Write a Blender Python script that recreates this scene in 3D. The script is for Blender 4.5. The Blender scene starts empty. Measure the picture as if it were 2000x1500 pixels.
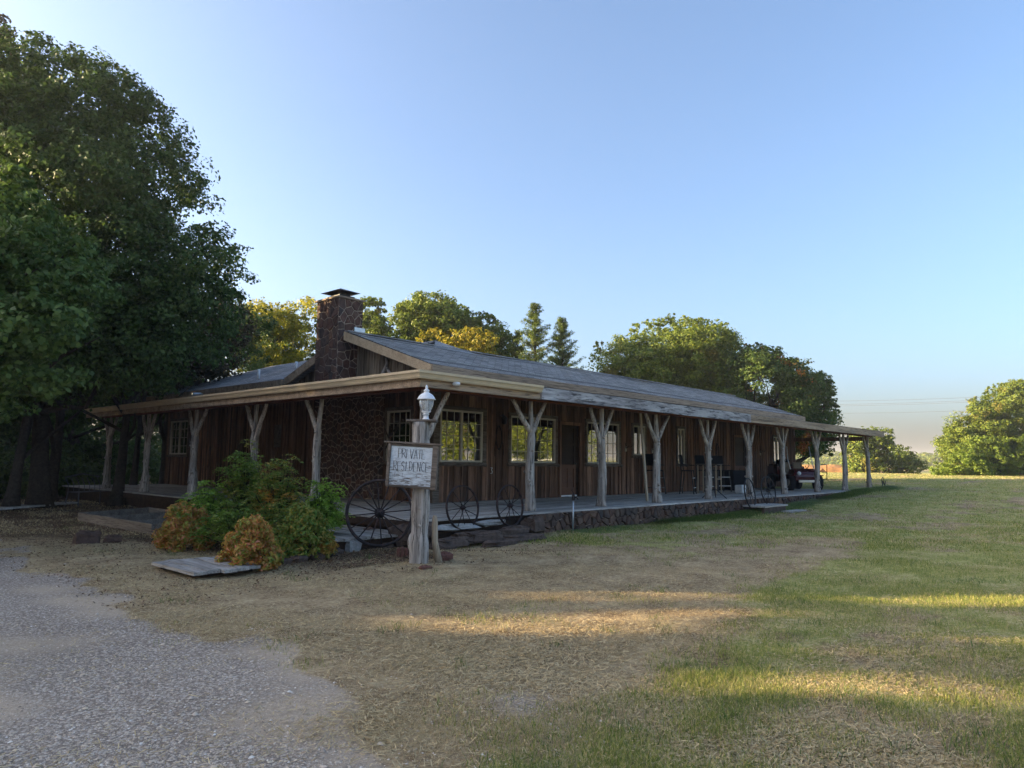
import bpy, math, random
import numpy as np
from mathutils import Vector, Matrix
SC = bpy.context.scene
COL = SC.collection
random.seed(7)
RNG = np.random.default_rng(11)
R = math.radians

# ------------------------------------------------------------------ camera
F = 1402.0
CAM = np.array([-8.673, -10.186, 1.5])
def _u(v): return v / np.linalg.norm(v)
_dR = _u(np.array([1290., 166., F])); _dL = _u(np.array([-1540., 133., F]))
_X = _dR; _Y = _u(_dL - _X * (_dL @ _X)); _Z = np.cross(_X, _Y)
if _Z[1] > 0: _Z = -_Z
ROT = np.array([_X, _Y, _Z])                     # world = ROT @ (right, down, forward)
cam_data = bpy.data.cameras.new("camera"); cam = bpy.data.objects.new("camera", cam_data); COL.objects.link(cam)
m = Matrix.Identity(4)
for i in range(3):
    m[i][0] = ROT[i][0]; m[i][1] = -ROT[i][1]; m[i][2] = -ROT[i][2]; m[i][3] = CAM[i]
cam.matrix_world = m
cam_data.sensor_width = 36.0; cam_data.lens = F / 2000 * 36
cam_data.clip_start = 0.05; cam_data.clip_end = 6000
SC.camera = cam
RIGHT = _u(np.array([ROT[0][0], ROT[1][0], 0])); FWD = _u(np.array([ROT[0][2], ROT[1][2], 0]))
def at(px, py, d):
    """world point seen at pixel (px,py) of the 2000 px picture, d metres in front of the camera"""
    q = ROT @ np.array([(px - 1000) / F, (py - 750) / F, 1.0]); return CAM + q * d
def ong(px, py, z=0.0):
    q = ROT @ np.array([(px - 1000) / F, (py - 750) / F, 1.0]); return CAM + q * ((z - CAM[2]) / q[2])

# ------------------------------------------------------------------ light
SUN_EL = R(12.5)
SUN_AZ = (-0.66, 0.75)                            # horizontal direction towards the sun
world = bpy.data.worlds.new("World"); SC.world = world; world.use_nodes = True
wn = world.node_tree.nodes; wl = world.node_tree.links
sky = wn.new("ShaderNodeTexSky"); sky.sky_type = 'NISHITA'; sky.sun_disc = False
sky.sun_elevation = SUN_EL; sky.sun_rotation = math.atan2(SUN_AZ[0], SUN_AZ[1])
sky.altitude = 300; sky.air_density = 0.8; sky.dust_density = 6.0; sky.ozone_density = 3.3
bg = wn["Background"]; bg.inputs[1].default_value = 0.15
tint = wn.new("ShaderNodeMix"); tint.data_type = 'RGBA'; tint.blend_type = 'MULTIPLY'; tint.inputs[0].default_value = 1.0
tint.inputs[7].default_value = (1.09, 1.0, 0.90, 1)     # the camera's warm daylight balance
wl.new(sky.outputs[0], tint.inputs[6]); wl.new(tint.outputs[2], bg.inputs[0])
sun_d = bpy.data.lights.new("sun", 'SUN'); sun = bpy.data.objects.new("sun", sun_d); COL.objects.link(sun)
sun_d.energy = 5.0; sun_d.angle = R(0.5); sun_d.color = (1.0, 0.77, 0.44)
sv = Vector((SUN_AZ[0] * math.cos(SUN_EL), SUN_AZ[1] * math.cos(SUN_EL), math.sin(SUN_EL)))
sun.rotation_euler = sv.to_track_quat('Z', 'Y').to_euler(); sun.location = (-20, 20, 30)
SC.view_settings.view_transform = 'Standard'; SC.view_settings.look = 'None'
SC.view_settings.gamma = 1.0; SC.view_settings.exposure = 1.93
SC.cycles.max_bounces = 6; SC.cycles.diffuse_bounces = 4; SC.cycles.glossy_bounces = 3
SC.cycles.transmission_bounces = 4; SC.cycles.transparent_max_bounces = 6; SC.cycles.use_denoising = True

# ------------------------------------------------------------------ materials
class NT:
    def __init__(s, name):
        s.m = bpy.data.materials.new(name); s.m.use_nodes = True
        s.t = s.m.node_tree; s.n = s.t.nodes; s.p = s.n["Principled BSDF"]; s.out = s.n["Material Output"]
    def new(s, t, **k):
        n = s.n.new(t)
        for a, v in k.items(): setattr(n, a, v)
        return n
    def link(s, a, b): s.t.links.new(a, b)
    def coord(s, scale=(1, 1, 1), kind="Object"):
        c = s.new("ShaderNodeTexCoord"); mp = s.new("ShaderNodeMapping")
        mp.inputs["Scale"].default_value = scale; s.link(c.outputs[kind], mp.inputs[0]); return mp.outputs[0]
    def noise(s, vec, scale=5, detail=6, rough=0.6, dist=0):
        n = s.new("ShaderNodeTexNoise"); n.inputs["Scale"].default_value = scale; n.inputs["Detail"].default_value = detail
        n.inputs["Roughness"].default_value = rough; n.inputs["Distortion"].default_value = dist
        s.link(vec, n.inputs["Vector"]); return n.outputs["Fac"]
    def ramp(s, fac, stops):
        r = s.new("ShaderNodeValToRGB"); e = r.color_ramp.elements
        e[0].position, e[0].color = stops[0][0], (*stops[0][1], 1); e[1].position, e[1].color = stops[-1][0], (*stops[-1][1], 1)
        for p, c in stops[1:-1]:
            x = e.new(p); x.color = (*c, 1)
        s.link(fac, r.inputs[0]); return r.outputs[0]
    def mix(s, a, b, fac, mode='MIX'):
        x = s.new("ShaderNodeMix", data_type='RGBA', blend_type=mode)
        if isinstance(fac, (int, float)): x.inputs[0].default_value = fac
        else: s.link(fac, x.inputs[0])
        for i, v in ((6, a), (7, b)):
            if isinstance(v, tuple): x.inputs[i].default_value = (*v, 1)
            else: s.link(v, x.inputs[i])
        return x.outputs[2]
    def math(s, op, a, b=0.0, clamp=False):
        x = s.new("ShaderNodeMath", operation=op, use_clamp=clamp)
        for i, v in ((0, a), (1, b)):
            if isinstance(v, (int, float)): x.inputs[i].default_value = v
            else: s.link(v, x.inputs[i])
        return x.outputs[0]
    def island(s): return s.new("ShaderNodeNewGeometry").outputs["Random Per Island"]
    def bump(s, h, strength=0.5, dist=0.01):
        b = s.new("ShaderNodeBump"); b.inputs["Strength"].default_value = strength; b.inputs["Distance"].default_value = dist
        s.link(h, b.inputs["Height"]); s.link(b.outputs[0], s.p.inputs["Normal"]); return b
    def base(s, c, rough=0.8, spec=0.25, metal=0.0):
        if isinstance(c, tuple): s.p.inputs["Base Color"].default_value = (*c, 1)
        else: s.link(c, s.p.inputs["Base Color"])
        s.p.inputs["Roughness"].default_value = rough; s.p.inputs["Specular IOR Level"].default_value = spec
        s.p.inputs["Metallic"].default_value = metal; return s.m

M = {}
def wood(name, dark, mid, light, axis=2, scale=9, stretch=0.06, rough=0.85, isl=0.55, bump=0.5, fine=40):
    """weathered timber with the grain along one axis; each board its own tone"""
    t = NT(name)
    sc = [1, 1, 1]; sc[axis] = stretch
    v = t.coord(tuple(sc))
    a = t.noise(v, scale, 8, 0.65, 0.4); b = t.noise(v, fine, 4, 0.7)
    c = t.ramp(a, [(0.25, dark), (0.5, mid), (0.75, light)])
    c = t.mix(c, dark, t.ramp(b, [(0.35, (1, 1, 1)), (0.5, (0, 0, 0))]))
    i = t.ramp(t.island(), [(0, (1 - isl,) * 3), (1, (1 + isl * 0.6,) * 3)])
    c = t.mix(c, i, 1.0, 'MULTIPLY')
    t.bump(t.math('ADD', a, b), bump, 0.012)
    M[name] = t.base(c, rough, 0.2); return M[name]
wood("cedar_post", (0.065, 0.054, 0.047), (0.37, 0.33, 0.29), (0.64, 0.58, 0.52), 2, 9, 0.07, isl=0.1, bump=1.0, fine=30)
wood("cedar_arm", (0.09, 0.072, 0.06), (0.40, 0.345, 0.29), (0.66, 0.59, 0.50), 2, 9, 0.15, isl=0.15, bump=1.0)
wood("barn_board", (0.06, 0.033, 0.022), (0.20, 0.110, 0.070), (0.34, 0.20, 0.13), 2, 6, 0.05, isl=0.6, bump=0.6)
wood("gable_board", (0.06, 0.045, 0.03), (0.19, 0.145, 0.10), (0.33, 0.27, 0.20), 2, 8, 0.05, isl=0.45, bump=0.8)
wood("sill_wood", (0.06, 0.045, 0.035), (0.15, 0.12, 0.095), (0.24, 0.20, 0.165), 0, 8, 0.08, isl=0.3)
wood("tan_trim", (0.30, 0.215, 0.13), (0.47, 0.35, 0.22), (0.56, 0.43, 0.28), 0, 5, 0.04, isl=0.08, bump=0.3)
wood("old_trim", (0.12, 0.085, 0.06), (0.36, 0.265, 0.18), (0.50, 0.38, 0.27), 0, 6, 0.05, isl=0.15, bump=0.4)
wood("peeled_white", (0.06, 0.055, 0.06), (0.36, 0.34, 0.34), (0.66, 0.64, 0.63), 0, 7, 0.12, isl=0.1, bump=0.4, fine=18)
wood("beam_red", (0.08, 0.030, 0.020), (0.19, 0.070, 0.045), (0.26, 0.10, 0.065), 0, 5, 0.05, isl=0.1)
wood("deck_plank", (0.18, 0.16, 0.14), (0.44, 0.41, 0.37), (0.58, 0.55, 0.50), 0, 7, 0.06, isl=0.35, bump=0.5)
wood("deck_plank_y", (0.16, 0.14, 0.12), (0.36, 0.335, 0.30), (0.50, 0.47, 0.43), 1, 7, 0.06, isl=0.3, bump=0.5)
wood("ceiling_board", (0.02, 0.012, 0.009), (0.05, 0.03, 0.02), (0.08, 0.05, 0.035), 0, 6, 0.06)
wood("bed_timber", (0.09, 0.075, 0.06), (0.20, 0.17, 0.14), (0.30, 0.265, 0.22), 1, 7, 0.07)
wood("pale_lumber", (0.30, 0.23, 0.16), (0.44, 0.35, 0.25), (0.52, 0.43, 0.32), 2, 7, 0.07)

def simple(name, c, rough=0.6, spec=0.3, metal=0.0, var=0.25, scale=8, bump=0.2, dist=0.003):
    t = NT(name); v = t.coord()
    n = t.noise(v, scale, 6, 0.65)
    c2 = tuple(x * (1 - var) for x in c); c3 = tuple(min(1, x * (1 + var)) for x in c)
    cc = t.ramp(n, [(0.3, c2), (0.7, c3)])
    if bump: t.bump(t.noise(v, scale * 8, 4, 0.6), bump, dist)
    M[name] = t.base(cc, rough, spec, metal); return M[name]
simple("gutter_tan", (0.60, 0.48, 0.32), 0.45, 0.4, var=0.12, scale=3)
simple("white_paint", (0.75, 0.77, 0.78), 0.5, 0.4, var=0.15, scale=14)
simple("vinyl_frame", (0.46, 0.42, 0.34), 0.5, 0.4, var=0.1)
simple("iron_black", (0.022, 0.020, 0.020), 0.55, 0.4, var=0.4, scale=14)
simple("flashing_metal", (0.50, 0.52, 0.53), 0.35, 0.5, 0.6, var=0.15)
simple("galvanised", (0.42, 0.45, 0.48), 0.4, 0.5, 0.7, var=0.25, scale=30)
simple("pipe_white", (0.62, 0.64, 0.64), 0.5, 0.4)
simple("mortar", (0.36, 0.285, 0.22), 0.9, 0.15, var=0.4, scale=12, bump=0.6, dist=0.01)
simple("mortar_dark", (0.33, 0.25, 0.19), 0.9, 0.15, var=0.4, scale=12, bump=0.6, dist=0.01)
simple("cart_red", (0.06, 0.006, 0.009), 0.25, 0.5, var=0.12, bump=0)
simple("rubber", (0.015, 0.015, 0.016), 0.8, 0.3, var=0.2)
simple("seat_tan", (0.20, 0.16, 0.11), 0.7, 0.3)
simple("black_fabric", (0.012, 0.013, 0.016), 0.9, 0.1)
simple("headlamp", (0.75, 0.75, 0.72), 0.2, 0.6, bump=0)
simple("brick_red", (0.14, 0.065, 0.05), 0.9, 0.15, var=0.35, scale=25, bump=0.6)
simple("hedge_wire", (0.03, 0.03, 0.035), 0.6, 0.3)
simple("door_wood", (0.115, 0.045, 0.022), 0.5, 0.3, var=0.3, scale=5)
simple("door_screen", (0.035, 0.020, 0.014), 0.6, 0.2, var=0.3, scale=5)
simple("leaf_litter", (0.022, 0.014, 0.010), 0.9, 0.1, var=0.5, scale=40, bump=0.8)
simple("letter_paint", (0.045, 0.030, 0.026), 0.8, 0.2, var=0.5, scale=60, bump=0)
simple("faded_paint", (0.30, 0.29, 0.29), 0.8, 0.2, var=0.4, scale=60, bump=0)
simple("bark", (0.045, 0.037, 0.030), 0.95, 0.1, var=0.5, scale=14, bump=1.0, dist=0.02)
simple("bone", (0.42, 0.36, 0.27), 0.7, 0.2, var=0.3, scale=20)
simple("antler", (0.06, 0.04, 0.028), 0.7, 0.2, var=0.4, scale=20)
simple("wire_grey", (0.10, 0.10, 0.11), 0.6, 0.2, bump=0)
simple("concrete", (0.30, 0.30, 0.29), 0.9, 0.15, var=0.3, scale=15, bump=0.6)
simple("green_enamel", (0.03, 0.09, 0.06), 0.5, 0.3)

def rusty(name, red=0.12):
    t = NT(name); v = t.coord(); n = t.noise(v, 9, 7, 0.7)
    c = t.ramp(n, [(0.40, (0.018, 0.017, 0.019)), (0.56, (0.040, 0.028, 0.028)), (0.66, (red, 0.045, 0.04)), (0.78, (0.22, 0.19, 0.18))])
    t.bump(t.noise(v, 60, 5), 0.5, 0.004); M[name] = t.base(c, 0.75, 0.3, 0.2)
rusty("rusty_iron"); rusty("wheel_iron", 0.10)

def stone(name, cols, scale=7):
    t = NT(name); v = t.coord()
    i = t.ramp(t.island(), [(k / (len(cols) - 1), c) for k, c in enumerate(cols)])
    n = t.noise(v, scale, 8, 0.7, 0.5)
    c = t.mix(i, t.ramp(n, [(0.3, (0.45, 0.42, 0.42)), (0.55, (1, 1, 1)), (0.75, (1.5, 1.4, 1.35))]), 1.0, 'MULTIPLY')
    t.bump(t.math('ADD', t.noise(v, scale * 2, 8, 0.7), t.noise(v, scale * 9, 4)), 0.9, 0.02)
    M[name] = t.base(c, 0.85, 0.25)
stone("flagstone", [(0.075, 0.042, 0.032), (0.12, 0.060, 0.042), (0.065, 0.048, 0.044), (0.15, 0.085, 0.058), (0.09, 0.058, 0.048), (0.17, 0.088, 0.062)])
stone("plinth_stone", [(0.08, 0.055, 0.042), (0.14, 0.078, 0.055), (0.075, 0.062, 0.055), (0.18, 0.11, 0.075), (0.10, 0.075, 0.06)])
stone("field_rock", [(0.085, 0.05, 0.04), (0.13, 0.075, 0.055), (0.10, 0.085, 0.075)])

def shingles():
    t = NT("shingle"); c = t.new("ShaderNodeUVMap")
    b = t.new("ShaderNodeTexBrick"); b.offset = 0.5
    for k, v in (("Scale", 1.0), ("Mortar Size", 0.006), ("Brick Width", 0.30), ("Row Height", 0.14), ("Bias", 0.0), ("Mortar Smooth", 0.1)):
        b.inputs[k].default_value = v
    b.inputs["Color1"].default_value = (0.20, 0.195, 0.195, 1); b.inputs["Color2"].default_value = (0.34, 0.33, 0.325, 1)
    b.inputs["Mortar"].default_value = (0.06, 0.058, 0.056, 1)
    t.link(c.outputs[0], b.inputs["Vector"])
    ob = t.coord()
    g = t.noise(ob, 220, 3, 0.6); l = t.noise(ob, 0.7, 5, 0.6)
    cc = t.mix(b.outputs["Color"], t.ramp(g, [(0.3, (0.55,) * 3), (0.7, (1.5,) * 3)]), 1.0, 'MULTIPLY')
    cc = t.mix(cc, t.ramp(l, [(0.3, (0.78, 0.78, 0.8)), (0.7, (1.15, 1.15, 1.12))]), 1.0, 'MULTIPLY')
    t.bump(t.math('ADD', t.math('MULTIPLY', b.outputs["Fac"], -1.0), t.math('MULTIPLY', g, 0.3)), 0.6, 0.01)
    M["shingle"] = t.base(cc, 0.9, 0.2)
shingles()

def glass_dark():
    t = NT("window_glass")
    t.base((0.010, 0.011, 0.012), 0.03, 0.5)
    gl = t.new("ShaderNodeBsdfGlossy"); gl.inputs["Roughness"].default_value = 0.015; gl.inputs["Color"].default_value = (1, 0.97, 0.90, 1)
    v = t.coord(); b = t.new("ShaderNodeBump"); b.inputs["Strength"].default_value = 0.06; b.inputs["Distance"].default_value = 0.02
    t.link(t.noise(v, 1.3, 2), b.inputs["Height"]); t.link(b.outputs[0], gl.inputs["Normal"])
    fr = t.new("ShaderNodeFresnel"); fr.inputs[0].default_value = 1.9
    mx = t.new("ShaderNodeMixShader"); t.link(t.math('MULTIPLY', fr.outputs[0], 2.2, True), mx.inputs[0])
    t.link(t.p.outputs[0], mx.inputs[1]); t.link(gl.outputs[0], mx.inputs[2]); t.link(mx.outputs[0], t.out.inputs[0]); M["window_glass"] = t.m
glass_dark()
def lamp_glass():
    t = NT("lamp_glass"); t.base((0.9, 0.92, 0.92), 0.08, 0.5)
    t.p.inputs["Transmission Weight"].default_value = 0.75; t.p.inputs["IOR"].default_value = 1.3; M["lamp_glass"] = t.m
lamp_glass()
def sign_face():
    t = NT("sign_paint"); v = t.coord((1, 1, 1))
    n = t.noise(t.coord((1.2, 1, 9)), 5, 9, 0.75, 0.6); n2 = t.noise(t.coord((1, 1, 5)), 12, 6, 0.7)
    sep = t.new("ShaderNodeSeparateXYZ"); t.link(t.coord(), sep.inputs[0])
    zz = t.math('MULTIPLY', sep.outputs[2], -0.30)                   # paint worn away towards the bottom edge
    f = t.math('ADD', n, zz)
    c = t.ramp(f, [(0.40, (0.60, 0.65, 0.68)), (0.56, (0.50, 0.54, 0.57)), (0.62, (0.14, 0.12, 0.10)), (0.75, (0.09, 0.06, 0.045))])
    c = t.mix(c, t.ramp(n2, [(0.3, (0.75, 0.75, 0.75)), (0.6, (1.1, 1.1, 1.1))]), 1.0, 'MULTIPLY')
    t.bump(f, 0.6, 0.006); M["sign_paint"] = t.base(c, 0.7, 0.3)
sign_face()

def leaf(name, cols, patch=None, patch_lo=0.55, trans=0.35, scale=0.5, rough=0.55):
    t = NT(name)
    c = t.ramp(t.island(), [(k / (len(cols) - 1), x) for k, x in enumerate(cols)])
    if patch:
        n = t.noise(t.coord(), scale, 3, 0.6)
        c = t.mix(c, t.ramp(t.island(), [(0, patch[0]), (1, patch[1])]), t.ramp(n, [(patch_lo, (0, 0, 0)), (patch_lo + 0.07, (1, 1, 1))]))
    t.base(c, rough, 0.25)
    tr = t.new("ShaderNodeBsdfTranslucent"); t.link(t.mix(c, (1.0, 1.0, 0.35), 0.25, 'MULTIPLY'), tr.inputs[0])
    mx = t.new("ShaderNodeMixShader"); mx.inputs[0].default_value = trans
    t.link(t.p.outputs[0], mx.inputs[1]); t.link(tr.outputs[0], mx.inputs[2]); t.link(mx.outputs[0], t.out.inputs[0])
    M[name] = t.m
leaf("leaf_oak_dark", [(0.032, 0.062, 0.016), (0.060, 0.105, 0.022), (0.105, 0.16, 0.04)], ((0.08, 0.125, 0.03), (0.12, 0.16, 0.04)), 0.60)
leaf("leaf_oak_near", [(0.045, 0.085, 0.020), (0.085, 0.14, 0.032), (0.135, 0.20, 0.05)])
leaf("leaf_oak_brown", [(0.03, 0.035, 0.015), (0.06, 0.05, 0.02), (0.09, 0.06, 0.025)])
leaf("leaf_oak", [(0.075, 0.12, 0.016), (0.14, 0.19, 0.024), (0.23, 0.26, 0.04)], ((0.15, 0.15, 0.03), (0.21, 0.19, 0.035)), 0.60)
leaf("leaf_oak_red", [(0.045, 0.085, 0.018), (0.08, 0.13, 0.026), (0.13, 0.17, 0.035)], ((0.42, 0.10, 0.03), (0.42, 0.24, 0.04)), 0.61, scale=0.55)
leaf("leaf_yellow", [(0.20, 0.23, 0.02), (0.36, 0.34, 0.025), (0.52, 0.42, 0.03)], ((0.07, 0.12, 0.02), (0.12, 0.17, 0.03)), 0.50)
leaf("leaf_gold", [(0.16, 0.17, 0.02), (0.30, 0.27, 0.025), (0.36, 0.26, 0.03)])
leaf("leaf_cedar", [(0.07, 0.12, 0.025), (0.12, 0.17, 0.03), (0.18, 0.21, 0.04)], ((0.13, 0.14, 0.03), (0.18, 0.16, 0.03)), 0.60)
leaf("leaf_right", [(0.08, 0.13, 0.022), (0.14, 0.19, 0.03), (0.22, 0.25, 0.04)], ((0.17, 0.16, 0.03), (0.22, 0.19, 0.04)), 0.58)
leaf("leaf_bright", [(0.09, 0.15, 0.02), (0.15, 0.21, 0.025), (0.20, 0.25, 0.04)])
leaf("leaf_nandina_lime", [(0.15, 0.28, 0.03), (0.25, 0.40, 0.05), (0.36, 0.50, 0.09)], trans=0.4)
leaf("leaf_nandina_green", [(0.10, 0.18, 0.025), (0.18, 0.27, 0.04), (0.28, 0.36, 0.07)], ((0.26, 0.26, 0.04), (0.36, 0.28, 0.06)), 0.55, scale=2.0)
leaf("leaf_nandina_orange", [(0.24, 0.22, 0.03), (0.60, 0.20, 0.06), (0.50, 0.34, 0.06), (0.70, 0.26, 0.14), (0.30, 0.34, 0.05), (0.55, 0.40, 0.10)], ((0.12, 0.20, 0.03), (0.20, 0.28, 0.05)), 0.57, scale=3.2)
leaf("leaf_nandina_mixed", [(0.09, 0.18, 0.03), (0.17, 0.28, 0.05), (0.34, 0.27, 0.05), (0.20, 0.26, 0.05)], ((0.52, 0.24, 0.05), (0.58, 0.34, 0.07)), 0.56, scale=2.2)
leaf("grass_green", [(0.10, 0.15, 0.025), (0.19, 0.24, 0.045), (0.32, 0.32, 0.08), (0.54, 0.46, 0.20)], trans=0.3)
leaf("grass_straw", [(0.32, 0.23, 0.11), (0.50, 0.38, 0.19), (0.66, 0.53, 0.31), (0.40, 0.30, 0.16)], trans=0.15)
leaf("grass_lush", [(0.045, 0.10, 0.02), (0.08, 0.155, 0.03), (0.14, 0.20, 0.05), (0.24, 0.22, 0.09)], trans=0.3)

def ground_mat():
    t = NT("ground_soil")
    at_ = t.new("ShaderNodeVertexColor", layer_name="zone"); sp = t.new("ShaderNodeSeparateColor"); t.link(at_.outputs[0], sp.inputs[0])
    v = t.coord()
    big = t.noise(v, 0.35, 5, 0.6); mid = t.noise(v, 2.2, 7, 0.65); fine = t.noise(v, 22, 6, 0.7); vfine = t.noise(v, 110, 3, 0.7)
    straw = t.ramp(t.math('ADD', t.math('MULTIPLY', mid, 0.5), t.math('MULTIPLY', fine, 0.5)), [(0.38, (0.16, 0.105, 0.06)), (0.5, (0.36, 0.265, 0.15)), (0.62, (0.56, 0.44, 0.26))])
    grass = t.ramp(t.math('ADD', t.math('MULTIPLY', mid, 0.5), t.math('MULTIPLY', fine, 0.5)), [(0.38, (0.18, 0.20, 0.05)), (0.5, (0.30, 0.30, 0.085)), (0.60, (0.52, 0.45, 0.20))])
    sand = t.ramp(fine, [(0.3, (0.38, 0.30, 0.215)), (0.7, (0.58, 0.47, 0.35))])
    vo = t.new("ShaderNodeTexVoronoi"); vo.inputs["Scale"].default_value = 42; t.link(v, vo.inputs["Vector"])
    grav = t.mix(t.ramp(vo.outputs["Color"], [(0.1, (0.32, 0.27, 0.22)), (0.5, (0.48, 0.41, 0.34)), (0.95, (0.64, 0.57, 0.48))]), (0.26, 0.21, 0.165), t.ramp(vo.outputs["Distance"], [(0.35, (0, 0, 0)), (0.6, (1, 1, 1))]))
    gr_ = t.new("ShaderNodeAttribute", attribute_name="grit")
    gm = t.mix(sand, grav, t.ramp(t.math('ADD', gr_.outputs["Fac"], t.math('MULTIPLY', t.math('SUBTRACT', fine, 0.5), 0.8)), [(0.30, (0, 0, 0)), (0.62, (1, 1, 1))]))
    leafy = t.ramp(fine, [(0.3, (0.045, 0.03, 0.02)), (0.7, (0.13, 0.085, 0.05))])
    wob = t.math('MULTIPLY', t.math('SUBTRACT', mid, 0.5), 0.9)
    def edge(ch): return t.ramp(t.math('ADD', ch, wob), [(0.4, (0, 0, 0)), (0.6, (1, 1, 1))])
    c = t.mix(straw, grass, edge(sp.outputs[1])); c = t.mix(c, gm, edge(sp.outputs[0])); c = t.mix(c, leafy, edge(sp.outputs[2]))
    c = t.mix(c, t.ramp(big, [(0.3, (0.85, 0.85, 0.85)), (0.7, (1.12, 1.12, 1.12))]), 1.0, 'MULTIPLY')
    t.bump(t.math('ADD', t.math('MULTIPLY', vo.outputs["Distance"], -0.5), t.math('ADD', fine, vfine)), 0.7, 0.02)
    M["ground_soil"] = t.base(c, 0.95, 0.1)
ground_mat()
def gravel_mat():
    t = NT("gravel_stone")
    c = t.ramp(t.island(), [(0, (0.27, 0.215, 0.165)), (0.35, (0.50, 0.41, 0.32)), (0.7, (0.60, 0.50, 0.39)), (0.9, (0.62, 0.50, 0.35)), (1, (0.80, 0.75, 0.67))])
    t.bump(t.noise(t.coord(), 120, 4), 0.4, 0.002); M["gravel_stone"] = t.base(c, 0.85, 0.25)
gravel_mat()
def far_mat(name, cols, scale):
    t = NT(name); v = t.coord(); n = t.noise(v, scale, 8, 0.7); t.bump(n, 1.0, 2.0)
    M[name] = t.base(t.ramp(n, [(0.35, cols[0]), (0.5, cols[1]), (0.65, cols[2])]), 0.95, 0.05)
far_mat("far_hill", [(0.07, 0.10, 0.055), (0.12, 0.14, 0.07), (0.19, 0.19, 0.10)], 0.03)
far_mat("orange_field", [(0.36, 0.16, 0.05), (0.46, 0.22, 0.07), (0.34, 0.24, 0.08)], 0.12)

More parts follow.
